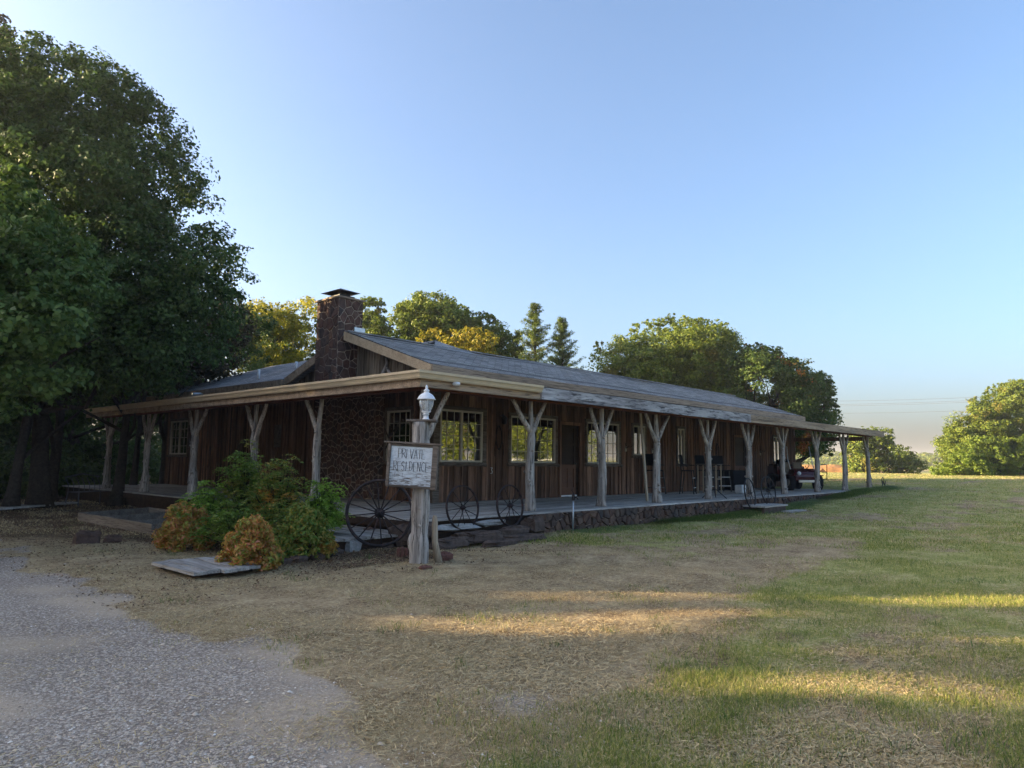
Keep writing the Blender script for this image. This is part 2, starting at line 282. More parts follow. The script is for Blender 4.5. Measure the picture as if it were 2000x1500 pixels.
# ------------------------------------------------------------------ mesh helpers
class MB:
    def __init__(s): s.v = []; s.f = []; s.uv = None
    def add(s, vs, fs):
        o = len(s.v); s.v += [tuple(map(float, p)) for p in vs]; s.f += [tuple(i + o for i in f) for f in fs]; return s
    def box(s, a, b, mat=None):
        x0, y0, z0 = a; x1, y1, z1 = b
        vs = [(x0, y0, z0), (x1, y0, z0), (x1, y1, z0), (x0, y1, z0), (x0, y0, z1), (x1, y0, z1), (x1, y1, z1), (x0, y1, z1)]
        if mat is not None: vs = [mat @ Vector(p) for p in vs]
        return s.add(vs, [(0, 3, 2, 1), (4, 5, 6, 7), (0, 1, 5, 4), (1, 2, 6, 5), (2, 3, 7, 6), (3, 0, 4, 7)])
    def obox(s, o, U, V, N, u0, u1, v0, v1, n0, n1):
        o, U, V, N = map(np.array, (o, U, V, N))
        P = lambda u, v, n: o + U * u + V * v + N * n
        vs = [P(u0, v0, n0), P(u1, v0, n0), P(u1, v1, n0), P(u0, v1, n0), P(u0, v0, n1), P(u1, v0, n1), P(u1, v1, n1), P(u0, v1, n1)]
        fs = [(0, 3, 2, 1), (4, 5, 6, 7), (0, 1, 5, 4), (1, 2, 6, 5), (2, 3, 7, 6), (3, 0, 4, 7)]
        if np.dot(np.cross(U, V), N) < 0: fs = [tuple(reversed(f)) for f in fs]
        return s.add(vs, fs)
    def bar(s, a, b, w, h=None):
        """square bar from a to b"""
        a, b = np.array(a, float), np.array(b, float); d = b - a; L = np.linalg.norm(d); d /= L; h = h or w
        up = np.array([0, 0, 1.]) if abs(d[2]) < 0.9 else np.array([1., 0, 0])
        x = _u(np.cross(up, d)); y = np.cross(d, x)
        return s.obox(a, x, y, d, -w / 2, w / 2, -h / 2, h / 2, 0, L)
    def tube(s, pts, rad, seg=10, noise=0, caps=True, seed=0, ridge=0):
        pts = [np.array(p, float) for p in pts]; n = len(pts)
        if not hasattr(rad, '__len__'): rad = [rad] * n
        rs = np.random.default_rng(seed); ph = rs.random(4) * 6.28
        vs = []; ref = None
        for i in range(n):
            d = _u(pts[min(i + 1, n - 1)] - pts[max(i - 1, 0)])
            if ref is None:
                ref = np.array([1., 0, 0]) if abs(d[0]) < 0.8 else np.array([0, 1., 0])
            x = _u(ref - d * (ref @ d)); ref = x; y = np.cross(d, x)
            for k in range(seg):
                a = 2 * math.pi * k / seg
                r = rad[i] * (1 + noise * (rs.random() - 0.5) + ridge * (math.sin(3 * a + ph[0] + i * 0.15) * 0.5 + math.sin(5 * a + ph[1]) * 0.35 + math.sin(2 * a + i * 0.5 + ph[2]) * 0.5))
                vs.append(pts[i] + (x * math.cos(a) + y * math.sin(a)) * r)
        fs = [(i * seg + k, i * seg + (k + 1) % seg, (i + 1) * seg + (k + 1) % seg, (i + 1) * seg + k) for i in range(n - 1) for k in range(seg)]
        if caps: fs += [tuple(range(seg))[::-1], tuple((n - 1) * seg + k for k in range(seg))]
        return s.add(vs, fs)
    def ring(s, c, U, V, r, t, seg=40, sec=6, w=None):
        """torus / flat rim in the plane U,V"""
        c, U, V = np.array(c, float), np.array(U, float), np.array(V, float); N = np.cross(U, V); vs = []
        w = w or t
        for i in range(seg):
            a = 2 * math.pi * i / seg; d = U * math.cos(a) + V * math.sin(a)
            for k in range(sec):
                b = 2 * math.pi * (k + 0.5) / sec; vs.append(c + d * (r + t * math.cos(b)) + N * (w * math.sin(b)))
        fs = [(i * sec + k, ((i + 1) % seg) * sec + k, ((i + 1) % seg) * sec + (k + 1) % sec, i * sec + (k + 1) % sec) for i in range(seg) for k in range(sec)]
        return s.add(vs, fs)
    def lathe(s, c, prof, seg=20):
        """prof: list of (radius, z)"""
        n = len(prof); vs = [(c[0] + r * math.cos(2 * math.pi * k / seg), c[1] + r * math.sin(2 * math.pi * k / seg), c[2] + z) for r, z in prof for k in range(seg)]
        fs = [(i * seg + k, i * seg + (k + 1) % seg, (i + 1) * seg + (k + 1) % seg, (i + 1) * seg + k) for i in range(n - 1) for k in range(seg)]
        fs += [tuple(range(seg))[::-1], tuple((n - 1) * seg + k for k in range(seg))]
        return s.add(vs, fs)
    def rock(s, c, r, seed=0, flat=1.0):
        """angular boulder"""
        rs = np.random.default_rng(seed); n1, n2 = 7, 10; vs = []; ph = rs.random(6) * 6.28
        for i in range(n1 + 1):
            th = math.pi * i / n1
            for k in range(n2):
                a = 2 * math.pi * k / n2
                q = 1 + 0.22 * math.sin(2 * a + ph[0]) * math.sin(th) + 0.16 * math.sin(3 * a + 2 * th + ph[1]) + 0.12 * math.sin(4 * th + ph[2]) + 0.10 * (rs.random() - 0.5)
                p = np.array([math.sin(th) * math.cos(a), math.sin(th) * math.sin(a), math.cos(th)])
                p = np.sign(p) * np.abs(p) ** 0.55; p = p / max(1.0, np.linalg.norm(p) * 0.85)
                vs.append(np.array(c) + p * np.array(r) * q * np.array([1, 1, flat]))
        fs = [(i * n2 + k, (i + 1) * n2 + k, (i + 1) * n2 + (k + 1) % n2, i * n2 + (k + 1) % n2) for i in range(n1) for k in range(n2)]
        return s.add(vs, fs)
    def build(s, name, mat, parent=None, smooth=False, bevel=0, uvf=None):
        me = bpy.data.meshes.new(name); me.from_pydata(s.v, [], s.f); me.materials.append(M[mat] if isinstance(mat, str) else mat)
        if uvf:
            uv = me.uv_layers.new(name="UVMap")
            for l in me.loops: uv.data[l.index].uv = uvf(me.vertices[l.vertex_index].co)
        if smooth:
            for p in me.polygons: p.use_smooth = True
        me.update(); o = bpy.data.objects.new(name, me); COL.objects.link(o)
        if parent: o.parent = parent
        if bevel:
            b = o.modifiers.new("bevel", 'BEVEL'); b.width = bevel; b.segments = 1; b.limit_method = 'ANGLE'
        return o
def tag(o, label, cat, group=None):
    o["label"] = label; o["category"] = cat
    if group: o["group"] = group
    return o
def kind(o, k): o["kind"] = k; return o
def empty(name, loc=(0, 0, 0), rz=0, label=None, cat=None, group=None):
    o = bpy.data.objects.new(name, None); COL.objects.link(o); o.location = loc; o.rotation_euler = (0, 0, rz); o.empty_display_size = 0.2
    if label: tag(o, label, cat, group)
    return o
def copy_tree(o, parent=None):
    c = o.copy(); COL.objects.link(c); c.parent = parent
    for ch in [x for x in COL.objects if x.parent == o]: copy_tree(ch, c)
    return c
def quads(name, V, mat, parent=None, tri=False):
    """numpy (n,k,3) array of separate k-gons -> one mesh"""
    n, k = V.shape[0], V.shape[1]
    me = bpy.data.meshes.new(name); me.vertices.add(n * k); me.vertices.foreach_set("co", V.reshape(-1).astype(np.float32))
    me.loops.add(n * k); me.loops.foreach_set("vertex_index", np.arange(n * k, dtype=np.int32))
    me.polygons.add(n); me.polygons.foreach_set("loop_start", np.arange(0, n * k, k, dtype=np.int32))
    me.update(calc_edges=True); me.materials.append(M[mat]); o = bpy.data.objects.new(name, me); COL.objects.link(o)
    if parent: o.parent = parent
    return o
def nrm(a): return a / (np.linalg.norm(a, axis=-1, keepdims=True) + 1e-9)
def snoise(P, f, seed=0):
    """smooth pseudo noise in about [-1,1] for (n,d) points"""
    rs = np.random.default_rng(seed); out = 0
    for k in range(6):
        d = rs.normal(size=P.shape[1]); d /= np.linalg.norm(d)
        out = out + np.sin((P @ d) * f * (0.7 + 0.9 * rs.random()) + rs.random() * 6.28)
    return out / 3.0

# ------------------------------------------------------------------ terrain
def hgt(x, y):
    x = np.asarray(x, float); y = np.asarray(y, float)
    d = (x - CAM[0]) * FWD[0] + (y - CAM[1]) * FWD[1]; lat = (x - CAM[0]) * RIGHT[0] + (y - CAM[1]) * RIGHT[1]
    rt = np.clip((x + 0.35 * y - 11) / 15, 0, 1); r = 0.48 * rt * rt * (3 - 2 * rt)
    r = r + 0.32 * np.clip((x - 26) / 35, 0, 1)
    drop = np.clip((x - 62) / 60, 0, 1); r = r - 3.2 * drop * drop * (3 - 2 * drop)
    rise = np.clip((x - 140) / 160, 0, 1); r = r + 3.6 * rise
    far = np.clip((np.hypot(x, y) - 330) / 700, 0, 1)
    r = r + far * (9 + 5 * np.sin(x * 0.004 + 1.3) + 4 * np.sin(y * 0.006 + x * 0.002))
    near = 0.018 * np.sin(x * 1.3 + 0.5) * np.sin(y * 1.1) + 0.012 * np.sin(x * 2.9 + y * 2.1)
    flat = np.clip(1 - np.hypot(x - 10, y - 6) / 400, 0, 1)
    return r + near * flat
def zones(x, y):
    """gravel, green, leaf-litter weights"""
    P = np.stack([x, y], -1)
    w = 0.5 * snoise(P, 1.1, 3) + 0.25 * snoise(P, 3.2, 4)
    near = np.clip((-4.6 - y) / 2.2, 0, 1); grav = 1 / (1 + np.exp((x + 5.6 + 0.75 * near + 0.55 * w + 0.22 * snoise(P, 7.5, 44)) / 0.12))
    grav = np.maximum(grav, np.exp(-(((x + 5.2) / 0.45) ** 2 + ((y + 7.1) / 0.35) ** 2)) * 0.7)
    grav *= (y < 30)
    g = 0.36 + 0.55 * snoise(P, 0.8, 5) + 0.50 * snoise(P, 2.2, 6) + 0.25 * snoise(P, 5.5, 16)
    east = np.clip((x - 0.8 - 0.5 * (y + 5)) / 5, -1, 1)                  # the lawn greens towards the far right
    south = np.clip((-y - 7.2 + 0.25 * (x + 3.5)) / 0.5, -1, 1.2)         # and right beside the photographer
    green = np.clip(g * 0.5 + 0.45 * np.maximum(east, south), 0, 1)
    strip = np.exp(-((y + 0.75) / 0.45) ** 2) * (x > 3.4)
    green = np.clip(np.maximum(green, strip * 1.2), 0, 1)
    green = green * (x > -6.2) + 0.0
    lf = np.exp(-((x + 1.9) / 1.5) ** 2) * (y > -1.8) * 0.9 + np.clip((y - 2 + x * 0.2) / 4, 0, 1) * (x < 1.5) * (x > -9) * 0.75
    lf = np.clip(lf, 0, 1) * (1 - grav)
    return grav, green * (1 - np.clip(lf, 0, 1)), lf
def grit(x, y):
    """how stony the drive is: bands of loose stone between packed sandy wheel tracks"""
    P = np.stack([x, y], -1); rut = 0.18 * np.cos((x + 0.25 * np.sin(y * 0.35) + 7.0) * 3.4)
    return 0.60 + rut + 0.34 * snoise(P, 1.5, 31) + 0.26 * snoise(P, 4.5, 32)
def axis(lo, hi, step, far, grow=1.13):
    a = list(np.arange(lo, hi + 1e-6, step)); s = step; x = hi
    while x < far: s *= grow; x += s; a.append(x)
    s = step; x = lo; b = []
    while x > -far: s *= grow; x -= s; b.append(x)
    return np.array(b[::-1] + a)
ax = axis(-10, 16, 0.13, 2500); ay = axis(-12, 8, 0.13, 2500)
GX, GY = np.meshgrid(ax, ay, indexing='ij'); GZ = hgt(GX, GY)
nx, ny = GX.shape
gv = np.stack([GX, GY, GZ], -1).reshape(-1, 3)
idx = np.arange(nx * ny).reshape(nx, ny)
gf = np.stack([idx[:-1, :-1], idx[1:, :-1], idx[1:, 1:], idx[:-1, 1:]], -1).reshape(-1, 4)
me = bpy.data.meshes.new("ground"); me.vertices.add(len(gv)); me.vertices.foreach_set("co", gv.reshape(-1))
me.loops.add(gf.size); me.loops.foreach_set("vertex_index", gf.reshape(-1).astype(np.int32))
me.polygons.add(len(gf)); me.polygons.foreach_set("loop_start", np.arange(0, gf.size, 4, dtype=np.int32)); me.update(calc_edges=True)
zg, zr, zl = zones(gv[:, 0], gv[:, 1]); ca = me.color_attributes.new("zone", 'FLOAT_COLOR', 'POINT')
ca.data.foreach_set("color", np.stack([zg, zr, zl, np.ones_like(zg)], -1).reshape(-1).astype(np.float32))
ga = me.attributes.new("grit", 'FLOAT', 'POINT'); ga.data.foreach_set("value", grit(gv[:, 0], gv[:, 1]).astype(np.float32))
me.materials.append(M["ground_soil"]); me.shade_smooth()
ground = bpy.data.objects.new("ground", me); COL.objects.link(ground); kind(ground, "structure")

def drape(name, poly, mat, lift, k):
    xs = [p[0] for p in poly]; ys = [p[1] for p in poly]; n = 40; b = MB()
    g = [[(min(xs) + (max(xs) - min(xs)) * i / n, min(ys) + (max(ys) - min(ys)) * j / n) for j in range(n + 1)] for i in range(n + 1)]
    for i in range(n + 1):
        for j in range(n + 1): x, y = g[i][j]; b.v.append((x, y, float(hgt(x, y)) + lift))
    for i in range(n):
        for j in range(n): a = i * (n + 1) + j; b.f.append((a, a + n + 1, a + n + 2, a + 1))
    return kind(b.build(name, mat, smooth=True), k)
# far hills as one rolled sheet each
def hill(name, d, px0, px1, top, mat, seed, depth=200):
    b = MB(); n = 60; rows = 6; rs = np.random.default_rng(seed); ph = rs.random(4) * 6.28
    for j in range(rows + 1):
        for i in range(n + 1):
            px = px0 + (px1 - px0) * i / n; t = j / rows
            y = top(px) + 2.2 * math.sin(px * 0.021 + ph[0]) + 1.4 * math.sin(px * 0.057 + ph[1]) + 0.8 * math.sin(px * 0.13 + ph[2])
            p = at(px, y, d + (1 - math.sin(t * math.pi)) * 0); base = at(px, 930, d)
            q = np.array([p[0], p[1]]) + FWD[:2] * (t - 0.5) * depth
            b.v.append((q[0], q[1], float(-8 + (p[2] + 8) * math.sin(t * math.pi) ** 0.5)))
    for j in range(rows):
        for i in range(n): a = j * (n + 1) + i; b.f.append((a, a + 1, a + n + 2, a + n + 1))
    return kind(b.build(name, mat, smooth=True), "structure")
hill("hills", 900, -600, 2600, lambda px: 903 + (px - 1000) * 0.004, "far_hill", 1)
hill("hills", 420, -600, 2600, lambda px: 909 + (px - 1000) * 0.0045, "far_hill", 4, 120)

# ------------------------------------------------------------------ house
DZ = 0.45
house = empty("ranch_house", (0, 0, 0), 0, "long single-storey timber ranch house with a wraparound porch on forked log posts", "house")
EX, EY, EZ = (1, 0, 0), (0, 1, 0), (0, 0, 1)

def board_wall(name, o, U, N, L, ztop, openings, mat="barn_board", seed=0, z0=DZ, parent=house, battens=True):
    rs = np.random.default_rng(seed); b = MB(); u = 0.0
    while u < L:
        w = 0.16 + 0.14 * rs.random(); u1 = min(u + w, L); dep = 0.018 + 0.012 * rs.random()
        pieces = [(u, u1)]
        cuts = sorted({u, u1} | {x for op in openings for x in op[:2] if u < x < u1})
        for a, c in zip(cuts[:-1], cuts[1:]):
            zt = ztop((a + c) / 2) if callable(ztop) else ztop; segs = [(z0, zt)]
            for (a0, a1, q0, q1) in openings:
                if a0 < (a + c) / 2 < a1: segs = [s for z in segs for s in ((z[0], min(z[1], q0)), (max(z[0], q1), z[1])) if s[1] - s[0] > 0.01]
            for q0, q1 in segs: b.obox(o, U, EZ, N, a + 0.003, c - 0.003, q0, q1, 0, dep)
        if battens:
            inside = [(q0, q1) for (a0, a1, q0, q1) in openings if a0 - 0.02 < u1 < a1 + 0.02]
            zt = ztop(u1) if callable(ztop) else ztop; segs = [(z0 + 0.002, zt - 0.002)]
            for q0, q1 in inside: segs = [s for z in segs for s in ((z[0], min(z[1], q0)), (max(z[0], q1), z[1])) if s[1] - s[0] > 0.01]
            for q0, q1 in segs: b.obox(o, U, EZ, N, u1 - 0.028, u1 + 0.022, q0, q1, 0.031, 0.050)
        u = u1
    return b.build(name, mat, parent)
WX, WY = 3.3, 3.4
RIDGE_Y, RIDGE_Z, EAVE_Y, EAVE_Z = 6.6, 5.05, 3.0, 3.83
def roof_z(y): return EAVE_Z + (y - EAVE_Y) * (RIDGE_Z - EAVE_Z) / (RIDGE_Y - EAVE_Y) if y < RIDGE_Y else RIDGE_Z - (y - RIDGE_Y) * 0.34

# openings in facade coordinates (u along the wall, z)
fac_open = [(0.0, 1.66, 1.44, 2.84), (2.68, 4.76, 1.44, 2.82), (4.86, 6.02, DZ, 2.74), (6.22, 8.12, 1.44, 2.82), (8.86, 9.74, 1.74, 2.82), (11.86, 12.50, 1.46, 2.84), (16.5, 18.0, DZ, 2.74), (20.6, 21.6, 1.60, 2.82)]
for o_ in fac_open: pass
OX = 3.35
board_wall("facade_wall", (OX, WY, 0), EX, (0, -1, 0), 26.62 - OX, 3.62, fac_open, seed=1)
west_open = [(0.8, 1.86, 1.44, 2.84), (7.30, 7.72, 1.86, 2.58), (14.0, 15.72, 1.60, 2.94)]
board_wall("side_wall", (WX, WY + 0.02, 0), EY, (-1, 0, 0), 16.0, 3.50, west_open, seed=2)
MB().box((WX + 0.03, WY + 0.03, 0.05), (26.58, 9.9, 3.75)).box((WX + 0.031, 9.9, 0.05), (10.2, 19.3, 3.6)).build("wall_core", "ceiling_board", house)
board_wall("end_wall", (26.6, WY, 0), EY, (1, 0, 0), 6.5, 3.5, [], seed=3)
board_wall("gable", (WX, 3.02, 0), EY, (-1, 0, 0), 6.9, lambda u: roof_z(3.02 + u) - 0.06, [], "gable_board", 4, z0=3.50)
board_wall("gable", (26.6, 3.02, 0), EY, (1, 0, 0), 6.9, lambda u: roof_z(3.02 + u) - 0.06, [], "gable_board", 5, z0=3.50)

def window(o, U, N, u0, u1, z0, z1, nx_, nz, split=None, sill=True, trim=True, open_dark=None):
    o, U, N = np.array(o, float), np.array(U, float), np.array(N, float)
    f = MB(); t = 0.05
    for a, b_, c, d in ((u0, u1, z0, z0 + t), (u0, u1, z1 - t, z1), (u0, u0 + t, z0 + t, z1 - t), (u1 - t, u1, z0 + t, z1 - t)): f.obox(o, U, EZ, N, a, b_, c, d, 0.0, 0.055)
    sp = [u0] + ([split] if split else []) + [u1]
    if split: f.obox(o, U, EZ, N, split - 0.03, split + 0.03, z0 + t, z1 - t, 0.0, 0.050)
    fr = f.build("window", "vinyl_frame", house)
    p = MB(); p.obox(o, U, EZ, N, u0 + t, u1 - t, z0 + t, z1 - t, -0.02, 0.008); p.build("pane", "window_glass", fr)
    g = MB()
    for a, b_ in zip(sp[:-1], sp[1:]):
        for i in range(1, nx_): x = a + (b_ - a) * i / nx_; g.obox(o, U, EZ, N, x - 0.008, x + 0.008, z0 + t, z1 - t, 0.009, 0.020)
    for j in range(1, nz): z = z0 + (z1 - z0) * j / nz; g.obox(o, U, EZ, N, u0 + t, u1 - t, z - 0.008, z + 0.008, 0.009, 0.0205)
    if nz > 1: g.build("muntin", "vinyl_frame", fr)
    if trim:
        q = MB(); w = 0.09
        q.obox(o, U, EZ, N, u0 - w, u1 + w, z1 + 0.001, z1 + w, 0.0, 0.075); q.obox(o, U, EZ, N, u0 - w, u0 - 0.001, z0, z1, 0.0, 0.07); q.obox(o, U, EZ, N, u1 + 0.001, u1 + w, z0, z1, 0.0, 0.07)
        q.build("trim", "sill_wood", fr)
    if sill:
        q = MB(); n = 14; pts = [o + U * (u0 - 0.12 + (u1 - u0 + 0.24) * i / n) + np.array([0, 0, z0 - 0.055 + 0.012 * math.sin(i * 1.7)]) + N * 0.06 for i in range(n + 1)]
        q.tube(pts, [0.05 + 0.012 * math.sin(i * 2.3) for i in range(n + 1)], 6); q.build("sill", "sill_wood", fr)
    return fr
FO = (OX, WY, 0); NF = (0, -1, 0)
window(FO, EX, NF, 0.10, 1.62, 1.46, 2.80, 3, 4, 0.86, trim=False)
MB().obox(FO, EX, EZ, NF, -0.10, 1.75, 2.802, 2.90, 0.0, 0.07).obox(FO, EX, EZ, NF, 1.625, 1.75, 1.4, 2.80, 0.0, 0.07).build("window_surround", "sill_wood", house)
window(FO, EX, NF, 2.72, 4.70, 1.46, 2.77, 3, 4, 3.71)
window(FO, EX, NF, 6.28, 8.06, 1.46, 2.77, 3, 4, 7.17)
window(FO, EX, NF, 8.92, 9.68, 1.76, 2.77, 1, 1, 9.30)
window(FO, EX, NF, 11.92, 12.44, 1.48, 2.79, 1, 1, 12.18)
window(FO, EX, NF, 20.68, 21.52, 1.62, 2.77, 2, 1, 21.1)
WO = (WX, WY + 0.02, 0); NW = (-1, 0, 0)
window(WO, EY, NW, 0.84, 1.84, 1.46, 2.80, 4, 4, None)
window(WO, EY, NW, 14.08, 15.66, 1.62, 2.92, 2, 4, 14.87)
MB().obox(WO, EY, EZ, NW, 7.30, 7.72, 1.86, 2.58, 0, 0.03).obox(WO, EY, EZ, NW, 7.36, 7.66, 1.94, 2.50, 0.031, 0.05).build("shutter", "sill_wood", house)
# corner post of the wraparound window
MB().box((WX - 0.06, WY - 0.06, DZ), (WX + 0.14, WY + 0.12, 3.5)).build("corner_board", "sill_wood", house)

def door(u0, u1, z1, lower=True):
    d = MB(); d.obox(FO, EX, EZ, NF, u0 + 0.10, u1 - 0.30, DZ + 0.06, z1 - 0.1, -0.005, 0.012)
    dm = d.build("door", "door_screen", house)
    b = MB()
    for a, c, q0, q1 in ((u0 + 0.10, u1 - 0.30, DZ + 0.06, DZ + 0.28), (u0 + 0.10, u0 + 0.20, DZ + 0.281, 1.30), (u1 - 0.40, u1 - 0.30, DZ + 0.281, 1.30), ((u0 + u1) / 2 - 0.14, (u0 + u1) / 2 - 0.06, DZ + 0.281, 1.30), (u0 + 0.10, u1 - 0.30, 1.301, 1.42)):
        b.obox(FO, EX, EZ, NF, a, c, q0, q1, 0.013, 0.045)
    b.obox(FO, EX, EZ, NF, u0 + 0.201, u1 - 0.401, DZ + 0.281, 1.30, 0.012, 0.022)
    b.build("lower_panel", "door_wood", dm)
    b = MB()
    for a, c, q0, q1 in ((u0 + 0.10, u0 + 0.19, 1.421, z1 - 0.1), (u1 - 0.39, u1 - 0.30, 1.421, z1 - 0.1), (u0 + 0.19, u1 - 0.39, z1 - 0.2, z1 - 0.1), (u0 + 0.19, u1 - 0.39, 2.0, 2.06)): b.obox(FO, EX, EZ, NF, a, c, q0, q1, 0.013, 0.042)
    b.build("upper_frame", "door_screen", dm)
    MB().obox(FO, EX, EZ, NF, u0 + 0.08, u1 - 0.28, DZ + 0.015, DZ + 0.055, -0.005, 0.08).build("threshold", "white_paint", dm)
    MB().obox(FO, EX, EZ, NF, u0 + 0.01, u0 + 0.099, DZ + 0.01, z1, 0, 0.07).obox(FO, EX, EZ, NF, u1 - 0.10, u1 - 0.01, DZ + 0.01, z1, 0, 0.07).obox(FO, EX, EZ, NF, u0 + 0.1, u1 - 0.101, z1 - 0.1, z1, 0, 0.065).build("door_frame", "barn_board", dm)
    k = MB(); p = np.array([OX + u1 - 0.35, WY - 0.045, 1.45]); k.tube([p, p + [0, -0.03, 0], p + [0, -0.05, 0]], [0.012, 0.02, 0.028], 8); k.build("door_handle", "iron_black", dm, True)
    return dm
door(4.88, 6.00, 2.72); door(16.55, 17.95, 2.72)

# ---- voronoi stonework
def vstones(mb, W, H, size, gap, P, seed=0, depth=0.05, aspect=1.0):
    """fill a W x H rectangle with irregular stones; P(u,v,n) -> xyz"""
    rs = np.random.default_rng(seed); nu, nv = max(1, round(W / size)), max(1, round(H / size / aspect)); pts = []
    for i in range(-1, nu + 1):
        for j in range(-1, nv + 1): pts.append(((i + 0.5 + (rs.random() - 0.5) * 0.95) * W / nu, (j + 0.5 + (rs.random() - 0.5) * 0.95) * H / nv))
    pts = np.array(pts)
    for i, c in enumerate(pts):
        if not (-size < c[0] < W + size and -size < c[1] < H + size): continue
        poly = [(0.004, 0.004), (W - 0.004, 0.004), (W - 0.004, H - 0.004), (0.004, H - 0.004)]
        dd = np.hypot(*(pts - c).T); g = gap * (0.6 + 0.9 * rs.random()) / 2
        for j in np.argsort(dd)[1:14]:
            n = (pts[j] - c) / dd[j]; lim = (pts[j] + c) @ n / 2 - g; out = []
            for a, b in zip(poly, poly[1:] + poly[:1]):
                da, db = np.dot(a, n) - lim, np.dot(b, n) - lim
                if da <= 0: out.append(a)
                if da * db < 0: t = da / (da - db); out.append((a[0] + (b[0] - a[0]) * t, a[1] + (b[1] - a[1]) * t))
            poly = out
            if len(poly) < 3: break
        if len(poly) < 3: continue
        pa = np.array(poly); cc = pa.mean(0); area = 0.5 * abs(np.dot(pa[:, 0], np.roll(pa[:, 1], 1)) - np.dot(pa[:, 1], np.roll(pa[:, 0], 1)))
        if area < 0.0008: continue
        d = depth * (0.45 + 0.75 * rs.random()); k = len(poly); tu, tv = (rs.random(2) - 0.5) * 0.12
        vs = [P(u, v, 0) for u, v in poly]
        p1 = [cc + (p - cc) * 0.985 for p in pa]; p2 = [cc + (p - cc) * 0.86 for p in pa]
        vs += [P(p[0], p[1], d * 0.6) for p in p1] + [P(p[0], p[1], d + (p[0] - cc[0]) * tu + (p[1] - cc[1]) * tv) for p in p2]
        fs = [(r * k + q, r * k + (q + 1) % k, (r + 1) * k + (q + 1) % k, (r + 1) * k + q) for r in range(2) for q in range(k)] + [tuple(2 * k + q for q in range(k))]
        mb.add(vs, fs)
# chimney stack
cx0, cx1, cy0, cy1, cz0, cz1 = 2.62, 3.42, 6.78, 7.85, 3.3, 6.02
ch = MB().box((cx0, cy0, cz0), (cx1, cy1, cz1)).build("chimney", "mortar", house)
s = MB()
vstones(s, cy1 - cy0, cz1 - cz0, 0.235, 0.022, lambda u, v, n: (cx0 - n, cy1 - u, cz0 + v), 5, 0.028, 1.15)
vstones(s, cx1 - cx0, cz1 - cz0, 0.225, 0.022, lambda u, v, n: (cx0 + u, cy0 - n, cz0 + v), 6, 0.028, 1.15)
vstones(s, cy1 - cy0, 1.6, 0.30, 0.028, lambda u, v, n: (cx1 + n, cy0 + u, cz1 - 1.6 + v), 7, 0.04)
vstones(s, cx1 - cx0, 2.6, 0.30, 0.028, lambda u, v, n: (cx1 - u, cy1 + n, cz1 - 2.6 + v), 8, 0.04)
s.build("chimney_stone", "flagstone", ch)
MB().box((cx0 - 0.06, cy0 - 0.06, cz1 + 0.002), (cx1 + 0.06, cy1 + 0.06, cz1 + 0.05)).build("crown", "old_trim", ch)
cc = MB(); mx_, my_ = (cx0 + cx1) / 2, (cy0 + cy1) / 2
cc.box((mx_ - 0.26, my_ - 0.34, cz1 + 0.051), (mx_ + 0.26, my_ + 0.34, cz1 + 0.15)); cc.box((mx_ - 0.17, my_ - 0.22, cz1 + 0.151), (mx_ + 0.17, my_ + 0.22, cz1 + 0.24))
a, b_ = 0.38, 0.46
cc.add([(mx_ - a, my_ - b_, cz1 + 0.26), (mx_ + a, my_ - b_, cz1 + 0.26), (mx_ + a, my_ + b_, cz1 + 0.26), (mx_ - a, my_ + b_, cz1 + 0.26), (mx_, my_, cz1 + 0.42), (mx_, my_, cz1 + 0.20)],
       [(0, 1, 4), (1, 2, 4), (2, 3, 4), (3, 0, 4), (1, 0, 5), (2, 1, 5), (3, 2, 5), (0, 3, 5)])
cc.build("chimney_cap", "iron_black", ch)
MB().box((cx1 - 0.30, cy0 - 0.075, 4.98), (cx1 + 0.06, cy0 - 0.058, 5.24)).build("flashing", "flashing_metal", ch)
# stone hearth wall on the porch
hb = MB().box((2.98, 5.42, DZ + 0.004), (3.27, 8.35, 3.38)).build("hearth_wall", "mortar_dark", house)
s = MB(); vstones(s, 2.93, 2.85, 0.20, 0.028, lambda u, v, n: (2.98 - n, 8.35 - u, DZ + 0.01 + v), 9, 0.022, 0.8)
vstones(s, 0.29, 2.85, 0.16, 0.022, lambda u, v, n: (2.98 + u, 5.42 - n, DZ + 0.01 + v), 10, 0.03)
s.build("hearth_stone", "flagstone", hb)

# ---- roofs
def slab(name, pts, uv_o, uvU, uvV, th=0.04, mat="shingle", parent=house):
    """roof plane with thickness; pts in order seen from above"""
    b = MB(); n = len(pts); b.v = [tuple(p) for p in pts] + [(p[0], p[1], p[2] - th) for p in pts]
    b.f = [tuple(range(n)), tuple(range(2 * n - 1, n - 1, -1))] + [(i, i + n, (i + 1) % n + n, (i + 1) % n) for i in range(n)]
    o_, U, V = map(np.array, (uv_o, uvU, uvV))
    return b.build(name, mat, parent, uvf=lambda c: (float((np.array(c) - o_) @ U), float((np.array(c) - o_) @ V)))
x0, x1 = 2.78, 26.95
k = math.hypot(RIDGE_Y - EAVE_Y, RIDGE_Z - EAVE_Z); VS = (0, (RIDGE_Y - EAVE_Y) / k, (RIDGE_Z - EAVE_Z) / k)
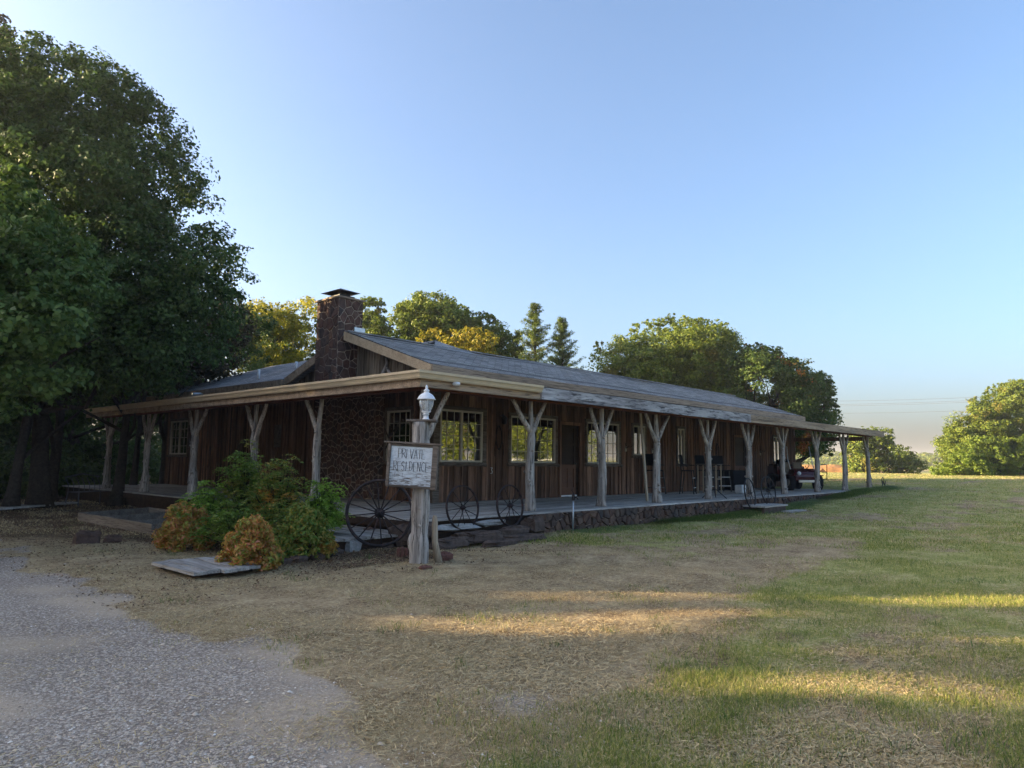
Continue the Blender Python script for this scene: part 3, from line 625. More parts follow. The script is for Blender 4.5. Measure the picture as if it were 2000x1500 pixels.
# a slightly sagging ridge and eave, in long strips
def wob(x): return 0.018 * math.sin(x * 0.55 + 1) + 0.012 * math.sin(x * 1.3)
b = MB(); n = 48; rows = 26
for j in range(rows + 1):
    for i in range(n + 1):
        x = x0 + (x1 - x0) * i / n; t = j / rows
        for s_ in (0, 1):
            tt = min(1, (j + s_ * 0.999) / rows)
            b.v.append((x, EAVE_Y - 0.03 + (RIDGE_Y - EAVE_Y + 0.03) * tt, EAVE_Z + (RIDGE_Z - EAVE_Z) * tt + wob(x) * (0.4 + 0.6 * tt) + (0.012 if s_ == 0 else 0.0) * (j < rows)))
W2 = (n + 1)
def vi(j, i, s_): return (j * W2 + i) * 2 + s_
for j in range(rows):
    for i in range(n):
        b.f.append((vi(j, i, 0), vi(j, i + 1, 0), vi(j, i + 1, 1), vi(j, i, 1)))
        b.f.append((vi(j, i, 1), vi(j, i + 1, 1), vi(j + 1, i + 1, 0), vi(j + 1, i, 0)))
roof = b.build("roof", "shingle", house, uvf=lambda c: (c.x, (c.y - EAVE_Y) * k / (RIDGE_Y - EAVE_Y)))
b = MB()
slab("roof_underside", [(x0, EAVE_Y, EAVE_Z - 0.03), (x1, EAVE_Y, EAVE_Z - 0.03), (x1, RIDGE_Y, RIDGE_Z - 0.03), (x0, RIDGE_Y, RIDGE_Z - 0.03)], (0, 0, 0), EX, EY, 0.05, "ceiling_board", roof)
slab("roof_rear_slope", [(x0, RIDGE_Y + 0.001, RIDGE_Z + 0.015), (x1, RIDGE_Y + 0.001, RIDGE_Z + 0.015), (x1, 10.0, RIDGE_Z - 3.4 * 0.34), (x0, 10.0, RIDGE_Z - 3.4 * 0.34)], (0, 0, 0), EX, VS, 0.05, parent=roof)
MB().box((x0, RIDGE_Y - 0.10, RIDGE_Z - 0.005), (x1, RIDGE_Y + 0.10, RIDGE_Z + 0.03)).build("ridge_cap", "shingle", roof, uvf=lambda c: (c.x, c.y * 3))
# rear wing with a hipped roof
ez = 3.93; rz = 5.36; px_, py0, py1 = 6.55, 7.15, 17.5
slab("wing_roof", [(px_, py1, rz), (px_, py0, rz), (3.2, 10.02, 3.98), (2.72, 9.75, ez), (2.72, 20.8, ez)], (0, 0, 0), EY, (0.93, 0, 0.36), 0.05, parent=roof)
slab("wing_roof", [(px_ + 0.001, py0, rz), (px_ + 0.001, py1, rz), (10.4, 20.8, ez), (10.4, 4.2, ez)], (0, 0, 0), EY, (0.93, 0, 0.36), 0.05, parent=roof)
slab("wing_roof", [(px_, py0 - 0.001, rz), (10.39, 4.199, ez), (3.6, 4.0, ez - 0.1)], (0, 0, 0), EX, (0, 0.92, 0.38), 0.03, parent=roof)
slab("wing_roof", [(px_, py1 + 0.001, rz), (2.72, 20.801, ez), (10.4, 20.801, ez)], (0, 0, 0), EX, (0, 0.92, 0.38), 0.03, parent=roof)
MB().box((2.70, 9.8, ez - 0.24), (2.735, 20.8, ez - 0.02)).build("wing_fascia", "old_trim", roof)
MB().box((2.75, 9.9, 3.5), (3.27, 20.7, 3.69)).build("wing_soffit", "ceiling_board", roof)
MB().box((7.75, 7.1, 5.05), (8.2, 7.6, 5.17)).box((7.8, 7.15, 4.8), (8.15, 7.55, 5.05)).build("roof_vent", "iron_black", roof)
for (px, py, dx, h) in ((505, 725, 3.7, 0.30), (578, 712, 4.9, 0.22)):
    q = ROT @ np.array([(px - 1000) / F, (py + 14 - 750) / F, 1.0]); t_ = (dx - CAM[0]) / q[0]; p = CAM + q * t_; zz = ez + (dx - 2.72) * (rz - ez) / (px_ - 2.72)
    MB().tube([(dx, p[1], zz - 0.1), (dx, p[1], zz + h)], 0.045, 10).build("vent_pipe", "pipe_white", roof, True)
MB().tube([(3.3, 15.3, 3.4), (3.0, 15.25, 3.62), (2.6, 15.2, 3.75), (2.3, 15.1, 3.72)], 0.06, 8).build("vent_hood", "galvanised", roof, True)
# fascias / rake boards of the main roof
def rake(xa, y0, z0, y1, z1, mat, name="rake_board", th=0.05, h=0.24):
    b = MB(); b.v = [(xa, y0, z0), (xa, y1, z1), (xa, y1, z1 - h), (xa, y0, z0 - h), (xa + th, y0, z0), (xa + th, y1, z1), (xa + th, y1, z1 - h), (xa + th, y0, z0 - h)]
    b.f = [(0, 1, 2, 3), (7, 6, 5, 4), (0, 4, 5, 1), (1, 5, 6, 2), (2, 6, 7, 3), (3, 7, 4, 0)]
    return b.build(name, mat, roof)
rake(x0 - 0.02, EAVE_Y - 0.04, EAVE_Z - 0.01, 6.70, 5.06, "tan_trim")
rake(x0 - 0.02, 7.9, RIDGE_Z - 1.3 * 0.34 - 0.01, 9.9, RIDGE_Z - 3.3 * 0.34 - 0.01, "old_trim")
rake(x1 - 0.02, EAVE_Y - 0.04, EAVE_Z - 0.02, 6.6, 5.03, "old_trim")
b = MB()
for xa, xb in ((x0, 10.2), (10.203, 18.1), (18.103, x1)): b.box((xa, EAVE_Y - 0.07, EAVE_Z - 0.20 + wob(xa) * .4), (xb, EAVE_Y - 0.035, EAVE_Z - 0.004))
b.build("fascia", "old_trim", roof)
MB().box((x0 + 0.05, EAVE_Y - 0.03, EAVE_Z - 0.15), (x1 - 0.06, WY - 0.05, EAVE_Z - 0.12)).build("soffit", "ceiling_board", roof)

# ---- porch roof
PE = -0.5; PZ = 3.06
pr = slab("porch_roof", [(PE, PE, PZ), (27.15, PE, PZ), (27.15, WY, 3.56), (WX, WY, 3.56)], (0, 0, 0), EX, EY, 0.04)
slab("porch_roof", [(PE - 0.001, PE + 0.001, PZ), (WX - 0.001, WY + 0.001, 3.56), (WX - 0.001, 16.8, 3.56), (PE - 0.001, 16.8, PZ)], (0, 0, 0), EY, EX, 0.04)
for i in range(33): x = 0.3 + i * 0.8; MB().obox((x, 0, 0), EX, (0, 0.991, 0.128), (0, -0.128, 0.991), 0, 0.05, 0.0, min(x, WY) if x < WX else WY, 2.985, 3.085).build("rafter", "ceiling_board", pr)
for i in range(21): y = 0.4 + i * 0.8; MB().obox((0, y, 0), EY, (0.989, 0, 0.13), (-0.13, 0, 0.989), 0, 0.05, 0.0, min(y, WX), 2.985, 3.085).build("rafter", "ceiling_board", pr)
MB().box((-0.09, -0.09, 2.80), (26.85, 0.09, 3.03)).build("porch_beam", "beam_red", house)
MB().box((-0.088, 0.092, 2.80), (0.09, 16.6, 3.03)).build("porch_beam", "beam_red", house)
MB().box((26.55, 0.092, 2.62), (26.69, WY - 0.05, 2.80)).build("end_beam", "barn_board", house)
# soffit strip between beam and fascia
MB().box((-0.46, -0.46, 2.99), (26.85, -0.092, 3.01)).build("porch_soffit", "beam_red", house)
MB().box((-0.46, -0.09, 2.99), (-0.092, 16.75, 3.01)).build("porch_soffit", "beam_red", house)
# fascia: tan board behind the gutter, then peeled white, then bare boards
MB().box((PE + 0.03, PE - 0.004, 2.79), (2.78, PE + 0.026, 3.05)).build("porch_fascia", "old_trim", house)
MB().box((PE - 0.004, PE - 0.004, 2.79), (PE + 0.026, 16.8, 3.05)).build("porch_fascia", "old_trim", house)
MB().box((2.783, PE - 0.045, 2.80), (7.6, PE - 0.005, 3.055)).box((7.603, PE - 0.043, 2.795), (12.95, PE - 0.005, 3.05)).build("weathered_fascia", "peeled_white", house)
b = MB()
for i, (xa, xb) in enumerate(((12.953, 17.2), (17.204, 20.4), (20.404, 27.15))): b.box((xa, PE - 0.04 + 0.003 * i, 2.80), (xb, PE - 0.005, 3.045 + 0.004 * i))
b.build("bare_fascia", "old_trim", house)
def gutter(path_fn, L, name="gutter"):
    prof = [(-0.026, 0.0), (-0.026, -0.135), (0.05, -0.14), (0.07, -0.11), (0.075, -0.075), (0.115, -0.045), (0.12, 0.0), (0.112, 0.0), (0.107, -0.04), (0.065, -0.11), (-0.016, -0.125), (-0.016, 0.0)]
    b = MB(); n = len(prof)
    for t in (0, 1):
        for (d, z) in prof: b.v.append(path_fn(t * L, d, z))
    b.f = [(i, (i + 1) % n, (i + 1) % n + n, i + n) for i in range(n)] + [tuple(range(n))[::-1], tuple(range(n, 2 * n))]
    return b.build(name, "gutter_tan", house)
gy = PE - 0.031
gutter(lambda t, d, z: (PE - 0.031 - d + t + (d if t > 0 else 0), gy - d, 3.07 + z), 3.26)
gutter(lambda t, d, z: (PE - 0.031 - d, gy - d + t + (d if t > 0 else 0), 3.07 + z), 17.3)
MB().box((0.23, PE - 0.16, 2.87), (0.34, PE - 0.03, 2.93)).build("porch_floodlight", "white_paint", house, bevel=0.02)

# ---- deck and plinth
def planks(name, o, U, V, L, W, w, z, mat, seed, parent, th=0.035):
    b = MB(); rs = np.random.default_rng(seed); v = 0.0
    while v < W - 0.02:
        u = -rs.random() * 2.5; ww = min(w, W - v)
        while u < L:
            l = 2.4 + rs.random() * 2.4; a, c = max(u, 0), min(u + l, L)
            if c - a > 0.05: dz = (rs.random() - 0.5) * 0.006; b.obox(o, U, V, EZ, a + 0.002, c - 0.002, v + 0.004, v + ww - 0.004, z - th + dz, z + dz)
            u += l
        v += ww
    return b.build(name, mat, parent, bevel=0)
dk = planks("deck", (-0.32, -0.42, 0), EX, EY, 27.4, WY + 0.42, 0.145, DZ, "deck_plank", 3, house)
planks("deck", (-0.34, WY + 0.0, 0), EY, EX, 16.0, WX + 0.3, 0.145, DZ, "deck_plank_y", 4, house)
MB().box((-0.22, -0.30, 0.0), (27.0, WY, DZ - 0.045)).box((-0.20, WY + 0.005, 0.0), (3.2, 19.4, DZ - 0.045)).build("deck_frame", "ceiling_board", house)
MB().box((-0.33, -0.41, DZ - 0.17), (-0.28, 16.8, DZ - 0.04)).build("deck_shade_skirt", "ceiling_board", house)  # skirt coloured dark to stand for the shade under the deck edge
pl = MB().box((2.7, -0.40, -0.2), (27.05, -0.305, DZ - 0.042)).build("plinth", "mortar_dark", house)
s = MB(); vstones(s, 24.3, 0.62, 0.24, 0.022, lambda u, v, n: (2.72 + u, -0.40 - n, -0.2 + v), 12, 0.075, 0.62); s.build("plinth_stone", "plinth_stone", pl)

# ---- forked cedar posts
def forked_post(x, y, along, arms, seed, zt=2.80, flare=1.35, r=0.105, lean=0.0, armh=None):
    rs = np.random.default_rng(seed); A = np.array(along, float); b = MB()
    n = 26; ph = rs.random(4) * 6.28; pts = []; rad = []
    bend = (rs.random() - 0.5) * 0.16
    for i in range(n + 1):
        t = i / n; z = DZ - 0.01 + (zt - DZ + 0.01) * t
        off = bend * math.sin(t * math.pi) + 0.018 * math.sin(t * 9 + ph[0]) + lean * (1 - t)
        pts.append(np.array([x, y, z]) + A * off)
        rr = r * (1.06 - 0.16 * t - 0.36 * max(0.0, min(1.0, (t - 0.66) / 0.10))) * (1 + (flare - 1) * math.exp(-t * 9)) * (1 + 0.08 * math.sin(t * 15 + ph[1]) + 0.08 * rs.random()) * (0.93 + 0.14 * ((seed * 7) % 5) / 4)
        rad.append(rr)
    b.tube(pts, rad, 16, noise=0.09, seed=seed, ridge=0.07)
    for kk in range(12):                                                # knots
        t = 0.06 + 0.7 * rs.random(); i = int(t * n); a = rs.random() * 6.28; d = np.array([math.cos(a), math.sin(a), 0.25])
        p = pts[i] + d * rad[i] * 0.7; b.tube([p, p + d * rad[i] * 0.4, p + d * rad[i] * 0.62], [0.042, 0.036, 0.020], 7, noise=0.2, seed=kk)
    post = b.build("porch_post", "cedar_post", house, True)
    for s_ in arms:
        h0 = zt - 0.62 - 0.26 * rs.random() if armh is None else zt - armh; out = 0.44 + 0.18 * rs.random(); am = MB(); pts2 = []; rad2 = []; base = pts[int((h0 - DZ) / (zt - DZ) * n)]
        for i in range(12):
            t = i / 11; pts2.append(base * [1, 1, 0] + np.array([0, 0, h0 - 0.05 + (zt - h0 + 0.05) * t]) + A * s_ * (0.01 + out * t ** 0.95) + A * 0.012 * math.sin(t * 8 + ph[2]))
            rad2.append((0.056 - 0.016 * t) * (1 + 0.12 * rs.random()))
        am.tube(pts2, rad2, 10, noise=0.12, seed=seed + 50, ridge=0.06); am.build("fork", "cedar_arm", post, True)
PX = [3.07, 5.68, 8.22, 11.12, 13.92, 16.78, 20.0, 23.2, 26.5]
for i, x in enumerate(PX): forked_post(x, 0.0, EX, (-1, 1) if i < 8 else (-1,), 20 + i, r=0.097 if i in (0, 1) else 0.087)
forked_post(0, 0, EX, (1,), 40, r=0.10, armh=0.95)
for i, y in enumerate((3.36, 6.2, 9.45, 12.75, 15.9)): forked_post(0, y, EY, (1,) if i == 0 else (-1, 1), 60 + i, flare=1.7 if i != 1 else 1.3, r=0.086, lean=0.10 if i == 0 else 0.03)

# house number
b = MB(); q = np.array([4.62, WY - 0.052, 1.20])
q = np.array([OX + 1.93, WY - 0.051, 1.17])
for a, c in (((0, .15), (.07, .15)), ((.07, .15), (.03, .09)), ((.03, .09), (.07, .06)), ((.07, .06), (.06, .0)), ((.06, .0), (0, .0))): b.bar(q + [a[0], -0.004, a[1]], q + [c[0], -0.004, c[1]], 0.016)
b.build("house_number", "flashing_metal", house)
# wall lantern between the windows
b = MB(); q = np.array([OX + 2.28, WY - 0.05, 2.72])
b.tube([q, q + [0, -0.12, 0.05], q + [0, -0.16, 0]], 0.014, 6); b.lathe(q + [0, -0.16, -0.22], [(0.02, 0), (0.07, 0.02), (0.08, 0.15), (0.10, 0.16), (0.03, 0.24)], 10)
b.build("wall_lantern", "iron_black", house, True)

# ------------------------------------------------------------------ things hung on the walls
def antlers(name, x, z, label, s=1.0, seed=0, mat="antler"):
    rs = np.random.default_rng(seed); r = empty(name, (x, WY - 0.06, z), 0, label, "antlers", "antlers nailed to the front wall")
    b = MB()
    for sg in (-1, 1):
        main = [(0, 0, 0), (sg * .08 * s, -.04, .06 * s), (sg * .20 * s, -.10, .06 * s), (sg * .30 * s, -.14, .14 * s), (sg * .33 * s, -.12, .26 * s)]
        b.tube(main, [0.018, 0.016, 0.013, 0.010, 0.004], 6)
        for p, d in ((main[2], (sg * .02, -.03, .16)), (main[3], (sg * -.04, -.02, .15)), (main[1], (sg * .01, -.06, .10))): b.tube([p, np.array(p) + np.array(d) * s], [0.009, 0.003], 5)
    b.build("antler_pair", mat, r, True)
    MB().obox((0, 0.02, 0), EX, EZ, NF, -0.05, 0.05, -0.11, 0.06, 0.0, 0.03).build("skull_plate", "bone", r, bevel=0.01)
    return r
antlers("mounted_antlers", OX + 8.46, 1.98, "dark spreading antlers on the front wall left of the narrow fourth window", 0.8, 1)
antlers("mounted_antlers", OX + 10.15, 1.95, "antlers on the front wall right of the narrow fourth window", 0.8, 2)
antlers("mounted_antlers", OX + 19.2, 2.0, "small antlers on the far front wall before the last window", 1.0, 3)
def tack(x, z, label, s=1.0, wall='S'):
    r = empty("rusty_harness", (x, WY - 0.065, z), 0, label, "harness", "old harness hung on the front wall"); b = MB()
    b.tube([(-.02 * s, 0, .42 * s), (-.10 * s, -.02, .25 * s), (-.12 * s, -.02, 0), (-.06 * s, -.02, -.18 * s), (0, -.02, -.24 * s), (.06 * s, -.02, -.18 * s), (.12 * s, -.02, 0), (.10 * s, -.02, .25 * s), (.02 * s, 0, .42 * s)], 0.016, 6)
    b.build("hames", "rusty_iron", r, True)
    b = MB(); b.tube([(-.12 * s, -.02, .05), (-.17 * s, -.02, -.2), (-.16 * s, -.02, -.42)], 0.010, 5); b.tube([(.12 * s, -.02, .05), (.18 * s, -.02, -.2), (.17 * s, -.02, -.38)], 0.010, 5)
    b.build("trace_chain", "rusty_iron", r, True); return r
tack(OX + 2.22, 2.05, "rusty oval harness hames with dangling chains hung between the corner window and the second window")
tack(OX + 15.05, 1.85, "dark harness hung on the front wall above the tall bar chairs", 1.1)
r = empty("rusty_harness", (WX - 0.06, 5.12, 2.05), 0, "dark branching metal tack hung beside the stone hearth wall", "harness", "old harness hung on the front wall"); b = MB()
b.tube([(0, 0, .35), (-.02, 0, 0), (0, .02, -.3)], 0.02, 6); b.tube([(0, -.2, .25), (-.02, 0, 0), (0, .2, .28)], 0.016, 6); b.tube([(0, -.12, -.3), (-.02, 0, 0), (0, .14, -.26)], 0.014, 6); b.build("hames", "rusty_iron", r, True)
# weathered branch hung in the gable
b = MB(); b.tube([(WX - 0.09, 5.55, 3.70), (WX - 0.12, 5.35, 3.90), (WX - 0.09, 5.28, 4.10), (WX - 0.08, 5.36, 4.24)], [0.06, 0.05, 0.038, 0.02], 8, noise=0.2, seed=4); b.tube([(WX - 0.09, 5.05, 3.74), (WX - 0.11, 5.2, 3.88), (WX - 0.1, 5.3, 4.0)], [0.05, 0.04, 0.02], 8, noise=0.2, seed=5)
tag(b.build("driftwood_branch", "cedar_post", None, True), "grey driftwood branch fixed to the gable boards beside the chimney", "branch")
b = MB(); rs = np.random.default_rng(3)
for i in range(160):
    u = rs.random(); x, y = (2.95 - 0.5 * rs.random(), 1.9 + 1.2 * rs.random()); z = 3.07 + 0.128 * (min(x, y) + 0.5) + 0.05 * rs.random() + 0.06 * math.exp(-((y - 2.9) / 0.3) ** 2); a = rs.random(3) * 6.28
    d = np.array([math.cos(a[0]), math.sin(a[0]), 0.4 * math.sin(a[1])]) * 0.10; e = np.array([-math.sin(a[0]), math.cos(a[0]), 0.5 * math.cos(a[2])]) * 0.03
    c = np.array([x, y, z]); b.add([c - d, c + e, c + d, c - e], [(0, 1, 2, 3)])
kind(b.build("fallen_leaves", "leaf_litter"), "stuff")

# ------------------------------------------------------------------ sign post with lantern
SPX, SPY = -1.68, -1.99
sp = empty("sign_post", (SPX, SPY, 0), 0, "grey log post carrying the framed PRIVATE RESIDENCE sign and a white lantern", "sign post")
b = MB(); n = 30; pts = []; rad = []
for i in range(n + 1):
    t = i / n; z = -0.05 + 2.11 * t
    pts.append((-0.02 + 0.02 * math.sin(t * 5), 0.01 * math.sin(t * 7), z)); rad.append((0.132 - 0.012 * t) * (1 + 0.30 * math.exp(-((t - 0.16) / 0.05) ** 2) * 0.35 + 0.05 * math.sin(t * 19)) + (0.012 if t > 0.82 else 0))
b.tube(pts, rad, 22, noise=0.06, seed=5, ridge=0.05)
for (zz, a) in ((1.02, 2.2), (0.8, -2.4), (1.72, 4.0), (0.55, 3.9), (1.55, 2.6)):
    d = np.array([math.cos(a), math.sin(a), 0]); p = np.array([0, 0, zz]) + d * 0.10; b.tube([p, p + d * 0.035], [0.035, 0.02], 8)
b.tube([(-0.05, 0.04, 0.12), (-0.085, 0.07, 0.22), (-0.10, 0.08, 0.31), (-0.085, 0.07, 0.40), (-0.05, 0.04, 0.50)], [0.03, 0.055, 0.062, 0.05, 0.02], 12)
b.build("post", "cedar_post", sp, True)
sr = RIGHT[:2]; ang = math.atan2(sr[1], sr[0])
Ssh = Matrix.Rotation(ang, 4, 'Z')
MB().box((-0.23, -0.15, 2.065), (0.21, 0.15, 2.10), Ssh).build("shelf", "sill_wood", sp, bevel=0.006)
lt = empty("lantern", (0.03, -0.03, 2.10)); lt.parent = sp; lt.scale = (1.0, 1.0, 0.86)
MB().lathe((0, 0, 0), [(0.055, 0), (0.055, 0.015), (0.04, 0.02), (0.038, 0.085), (0.05, 0.09), (0.05, 0.105), (0.03, 0.11), (0.07, 0.135), (0.075, 0.145)], 18).build("lantern_base", "white_paint", lt, True)
MB().lathe((0, 0, 0), [(0.06, 0.147), (0.088, 0.19), (0.104, 0.26), (0.108, 0.345), (0.10, 0.347), (0.097, 0.26), (0.082, 0.195), (0.05, 0.152)], 20).build("globe", "lamp_glass", lt, True)
b = MB()
for kx in range(6): a = kx * math.pi / 3; b.tube([(0.062 * math.cos(a), 0.062 * math.sin(a), 0.147), (0.107 * math.cos(a), 0.107 * math.sin(a), 0.26), (0.111 * math.cos(a), 0.111 * math.sin(a), 0.347)], 0.004, 5)
b.build("lantern_rib", "white_paint", lt)
MB().lathe((0, 0, 0), [(0.02, 0.15), (0.024, 0.16), (0.024, 0.25), (0.018, 0.26), (0.022, 0.30), (0.012, 0.325)], 12).build("bulb", "white_paint", lt, True)
MB().lathe((0, 0, 0), [(0.138, 0.348), (0.140, 0.362), (0.128, 0.368), (0.118, 0.40), (0.088, 0.44), (0.045, 0.47), (0.030, 0.485), (0.046, 0.500), (0.044, 0.515), (0.022, 0.535), (0.017, 0.55), (0.024, 0.562), (0.014, 0.585), (0.004, 0.61)], 20).build("lantern_cap", "white_paint", lt, True)
# board: faces the drive, a little to the left of the viewer, hung slightly askew
nrm2 = np.array([-0.86, -0.51]); nrm2 = nrm2 / np.linalg.norm(nrm2)
Ud = np.array([-nrm2[1], nrm2[0], 0.0]); Ud = -Ud if Ud @ RIGHT < 0 else Ud
brd = empty("sign_board", (-0.04 + nrm2[0] * 0.135, 0.0 + nrm2[1] * 0.135, 1.405)); brd.parent = sp
Mb = Matrix(((Ud[0], -nrm2[0], 0, 0), (Ud[1], -nrm2[1], 0, 0), (0, 0, 1, 0), (0, 0, 0, 1)))
brd.matrix_local = Matrix.Translation((-0.09 + nrm2[0] * 0.15, nrm2[1] * 0.15 + 0.03, 1.415)) @ Mb @ Matrix.Rotation(R(2.8), 4, 'Y')
hw, hh = 0.375, 0.315                                           # x right, y away from viewer, z up
MB().box((-hw + 0.02, -0.008, -hh + 0.03), (hw - 0.04, 0.012, hh - 0.03)).build("panel", "sign_paint", brd)
b = MB()
b.box((-hw - 0.075, -0.05, hh + 0.001), (hw + 0.06, 0.045, hh + 0.028))
b.box((-hw - 0.01, -0.035, -hh), (-hw + 0.035, 0.035, hh)); b.box((hw - 0.075, -0.035, -hh - 0.012), (hw + 0.005, 0.035, hh))
b.box((-hw + 0.036, -0.03, -hh - 0.004), (hw - 0.076, 0.03, -hh + 0.032)); b.box((-hw + 0.036, -0.025, hh - 0.035), (hw - 0.076, 0.028, hh))
b.build("frame", "sill_wood", brd, bevel=0.004)
MB().box((-0.09, 0.013, -0.2), (0.09, 0.05, 0.2)).build("bracket", "sill_wood", brd)
L_ = {'P': [[(0, 0), (0, 1)], [(-.15, 1), (.45, 1), (.7, .78), (.5, .5), (0, .48)]], 'R': [[(0, 0), (0, 1)], [(-.15, 1), (.45, 1), (.65, .8), (.45, .52), (0, .48)], [(.2, .48), (.75, 0)]],
      'I': [[(.1, 0), (.12, 1)]], 'V': [[(0, 1), (.3, 0), (.65, 1)]], 'A': [[(0, 0), (.35, 1), (.7, 0)], [(.14, .38), (.58, .38)]], 'T': [[(-.05, 1), (.75, 1)], [(.34, 1), (.34, 0)]],
      'E': [[(.02, 0), (0, 1)], [(0, 1), (.55, 1)], [(0, .52), (.45, .52)], [(0, 0), (.65, 0)]], 'S': [[(.55, .9), (.25, 1), (0, .8), (.1, .58), (.45, .45), (.55, .2), (.3, 0), (0, .1)]],
      'D': [[(0, 0), (0, 1), (.35, .95), (.62, .6), (.55, .25), (.3, 0), (0, 0)]], 'N': [[(0, 0), (0, 1), (.55, 0), (.55, 1)]], 'C': [[(.6, .85), (.35, 1), (.08, .8), (0, .45), (.15, .1), (.4, 0), (.62, .12)]]}
L_['o'] = [[(.1, .1), (0, .35), (.15, .55), (.35, .4), (.3, .1), (.1, .1)]]
def lettering(word, x, z, h, w, adv, th, mat, name, keep=1.0, seed=0):
    b = MB(); rs = np.random.default_rng(seed)
    for i, c in enumerate(word):
        if c == ' ' : continue
        oz = (rs.random() - 0.5) * 0.012
        for st in L_[c]:
            for p, q in zip(st[:-1], st[1:]):
                if rs.random() > keep: continue
                b.bar((x + i * adv + p[0] * w, -0.0105, z + oz + p[1] * h), (x + i * adv + q[0] * w, -0.0105, z + oz + q[1] * h), th, 0.003)
    b.build(name, mat, brd)
lettering("PRIVATE", -0.225, 0.105, 0.135, 0.078, 0.0600, 0.0115, "letter_paint", "lettering", seed=1)
lettering("RESIDENCE", -0.285, -0.075, 0.135, 0.075, 0.0610, 0.0115, "letter_paint", "lettering", seed=2)
lettering("NoT  TRESS", -0.26, -0.175, 0.062, 0.040, 0.052, 0.004, "faded_paint", "faded_lettering", 0.55, 3)
# pale stub leaning behind the post
q = at(852, 900, 10.85); b = MB(); b.tube([(q[0] + 0.05, q[1] - 0.05, -0.02), (q[0] + 0.01, q[1], 0.3), (q[0], q[1], 0.62), (q[0], q[1], 0.68)], [0.065, 0.046, 0.042, 0.025], 8, noise=0.1, seed=2)
tag(b.build("wood_stub", "pale_lumber", None, True), "pale wooden stub standing right behind the sign post", "stump")

# ------------------------------------------------------------------ wagon wheels
def wheel(r, rim, spokes, hub, mat, width=0.03, sp_r=0.012):
    root = empty("wagon_wheel", (0, 0, 0)); b = MB()
    b.ring((0, 0, 0), EX, EZ, r - rim, rim, 56, 6, width)
    b.build("rim", mat, root, True)
    b = MB(); L = hub * 1.3
    b.tube([(0, -L, 0), (0, -L * .8, 0), (0, -L * .45, 0), (0, 0, 0), (0, L * .45, 0), (0, L * .8, 0), (0, L, 0)], [hub * .42, hub * .62, hub * .66, hub, hub * .66, hub * .6, hub * .4], 14)
    b.tube([(0, -L * 1.25, 0), (0, -L, 0)], [hub * .25, hub * .3], 10); b.build("hub", mat, root, True)
    for i in range(spokes):
        a = 2 * math.pi * i / spokes + 0.1; s_ = 1 if i % 2 else -1
        b = MB(); b.tube([(math.cos(a) * hub * .7, s_ * L * .45, math.sin(a) * hub * .7), (math.cos(a) * (r - rim), 0, math.sin(a) * (r - rim))], [sp_r * 1.1, sp_r * .85], 6); b.build("spoke", mat, root, True)
    return root
w = wheel(0.555, 0.028, 16, 0.085, "wheel_iron", 0.045, 0.011)
q = ong(738, 1068, 0.1); w.location = (q[0] + 0.06, q[1] + 0.06, 0.635); w.rotation_euler = (R(-5), 0, math.atan2(RIGHT[1], RIGHT[0]) + R(6))
tag(w, "big dark iron wheel with sixteen spokes and red rust, standing left of the sign post", "wagon wheel")
G = "small iron wheels leaning along the porch edge"
w2 = wheel(0.41, 0.016, 12, 0.05, "rusty_iron", 0.030, 0.0075); w2.location = (0.50, -0.60, 0.65); w2.rotation_euler = (R(-7), 0, 0)
tag(w2, "small iron wheel just right of the sign post, leaning on the porch edge", "wagon wheel", G)
for (x, y, z, rz, lb) in ((1.80, -0.58, 0.64, 0.04, "small iron wheel leaning against the second thick porch post from the sign"),):
    c = copy_tree(w2); c.location = (x, y, z); c.rotation_euler = (R(-6), R(12), rz); tag(c, lb, "wagon wheel", G)
w3 = wheel(0.46, 0.014, 12, 0.05, "iron_black", 0.022, 0.007); w3.location = (12.35, -0.72, 0.63); w3.rotation_euler = (R(-8), 0, 0.1)
tag(w3, "thin iron wheel on the far porch edge, nearer of the pair by the grey steps", "wagon wheel", "thin wheels by the far steps")
c = copy_tree(w3); c.location = (13.75, -0.70, 0.66); c.rotation_euler = (R(-8), R(9), -0.1); tag(c, "thin iron wheel on the far porch edge, farther of the pair by the grey steps", "wagon wheel", "thin wheels by the far steps")

# ------------------------------------------------------------------ rocks and slabs
def rock(name, p, r, seed, label, mat="field_rock", cat="rock", flat=1.0, group=None, rz=0):
    o = MB().rock((0, 0, 0), r, seed, flat).build(name, mat, None, False); o.location = p; o.rotation_euler = (0, 0, rz); return tag(o, label, cat, group)
q = ong(690, 1078); rock("round_rock", (q[0], q[1], 0.06), (0.14, 0.12, 0.12), 3, "grey boulder under the left rim of the big wheel", "concrete")
q = ong(722, 1058); rock("red_rock", (q[0], q[1], 0.10), (0.17, 0.12, 0.13), 4, "reddish rock behind the spokes of the big wheel")
q = ong(775, 1050, 0.1); rock("stone_block", (-0.62, -0.30, 0.22), (0.17, 0.22, 0.17), 5, "large squared dark stone between the big wheel and the sign post", "plinth_stone")
q = ong(745, 1072); rock("flat_rock", (q[0] + 0.05, q[1], 0.02), (0.12, 0.10, 0.07), 6, "small dark rock at the foot of the big wheel", "plinth_stone")
q = ong(868, 1095); rock("red_brick", (q[0], q[1], 0.06), (0.10, 0.07, 0.065), 8, "dull red broken brick right of the sign post base", "brick_red", "brick")
q = ong(790, 1088); b = MB()
for i in range(4): b.box((-0.12 + i * 0.062, -0.05, 0.0), (-0.068 + i * 0.062, 0.05, 0.15 + 0.01 * (i % 2)))
o = b.build("ridged_brick", "brick_red", None, bevel=0.01); o.location = (q[0], q[1], -0.01); o.rotation_euler = (0, 0, ang + 0.2); tag(o, "red ridged brick leaning against the left of the sign post base", "brick")
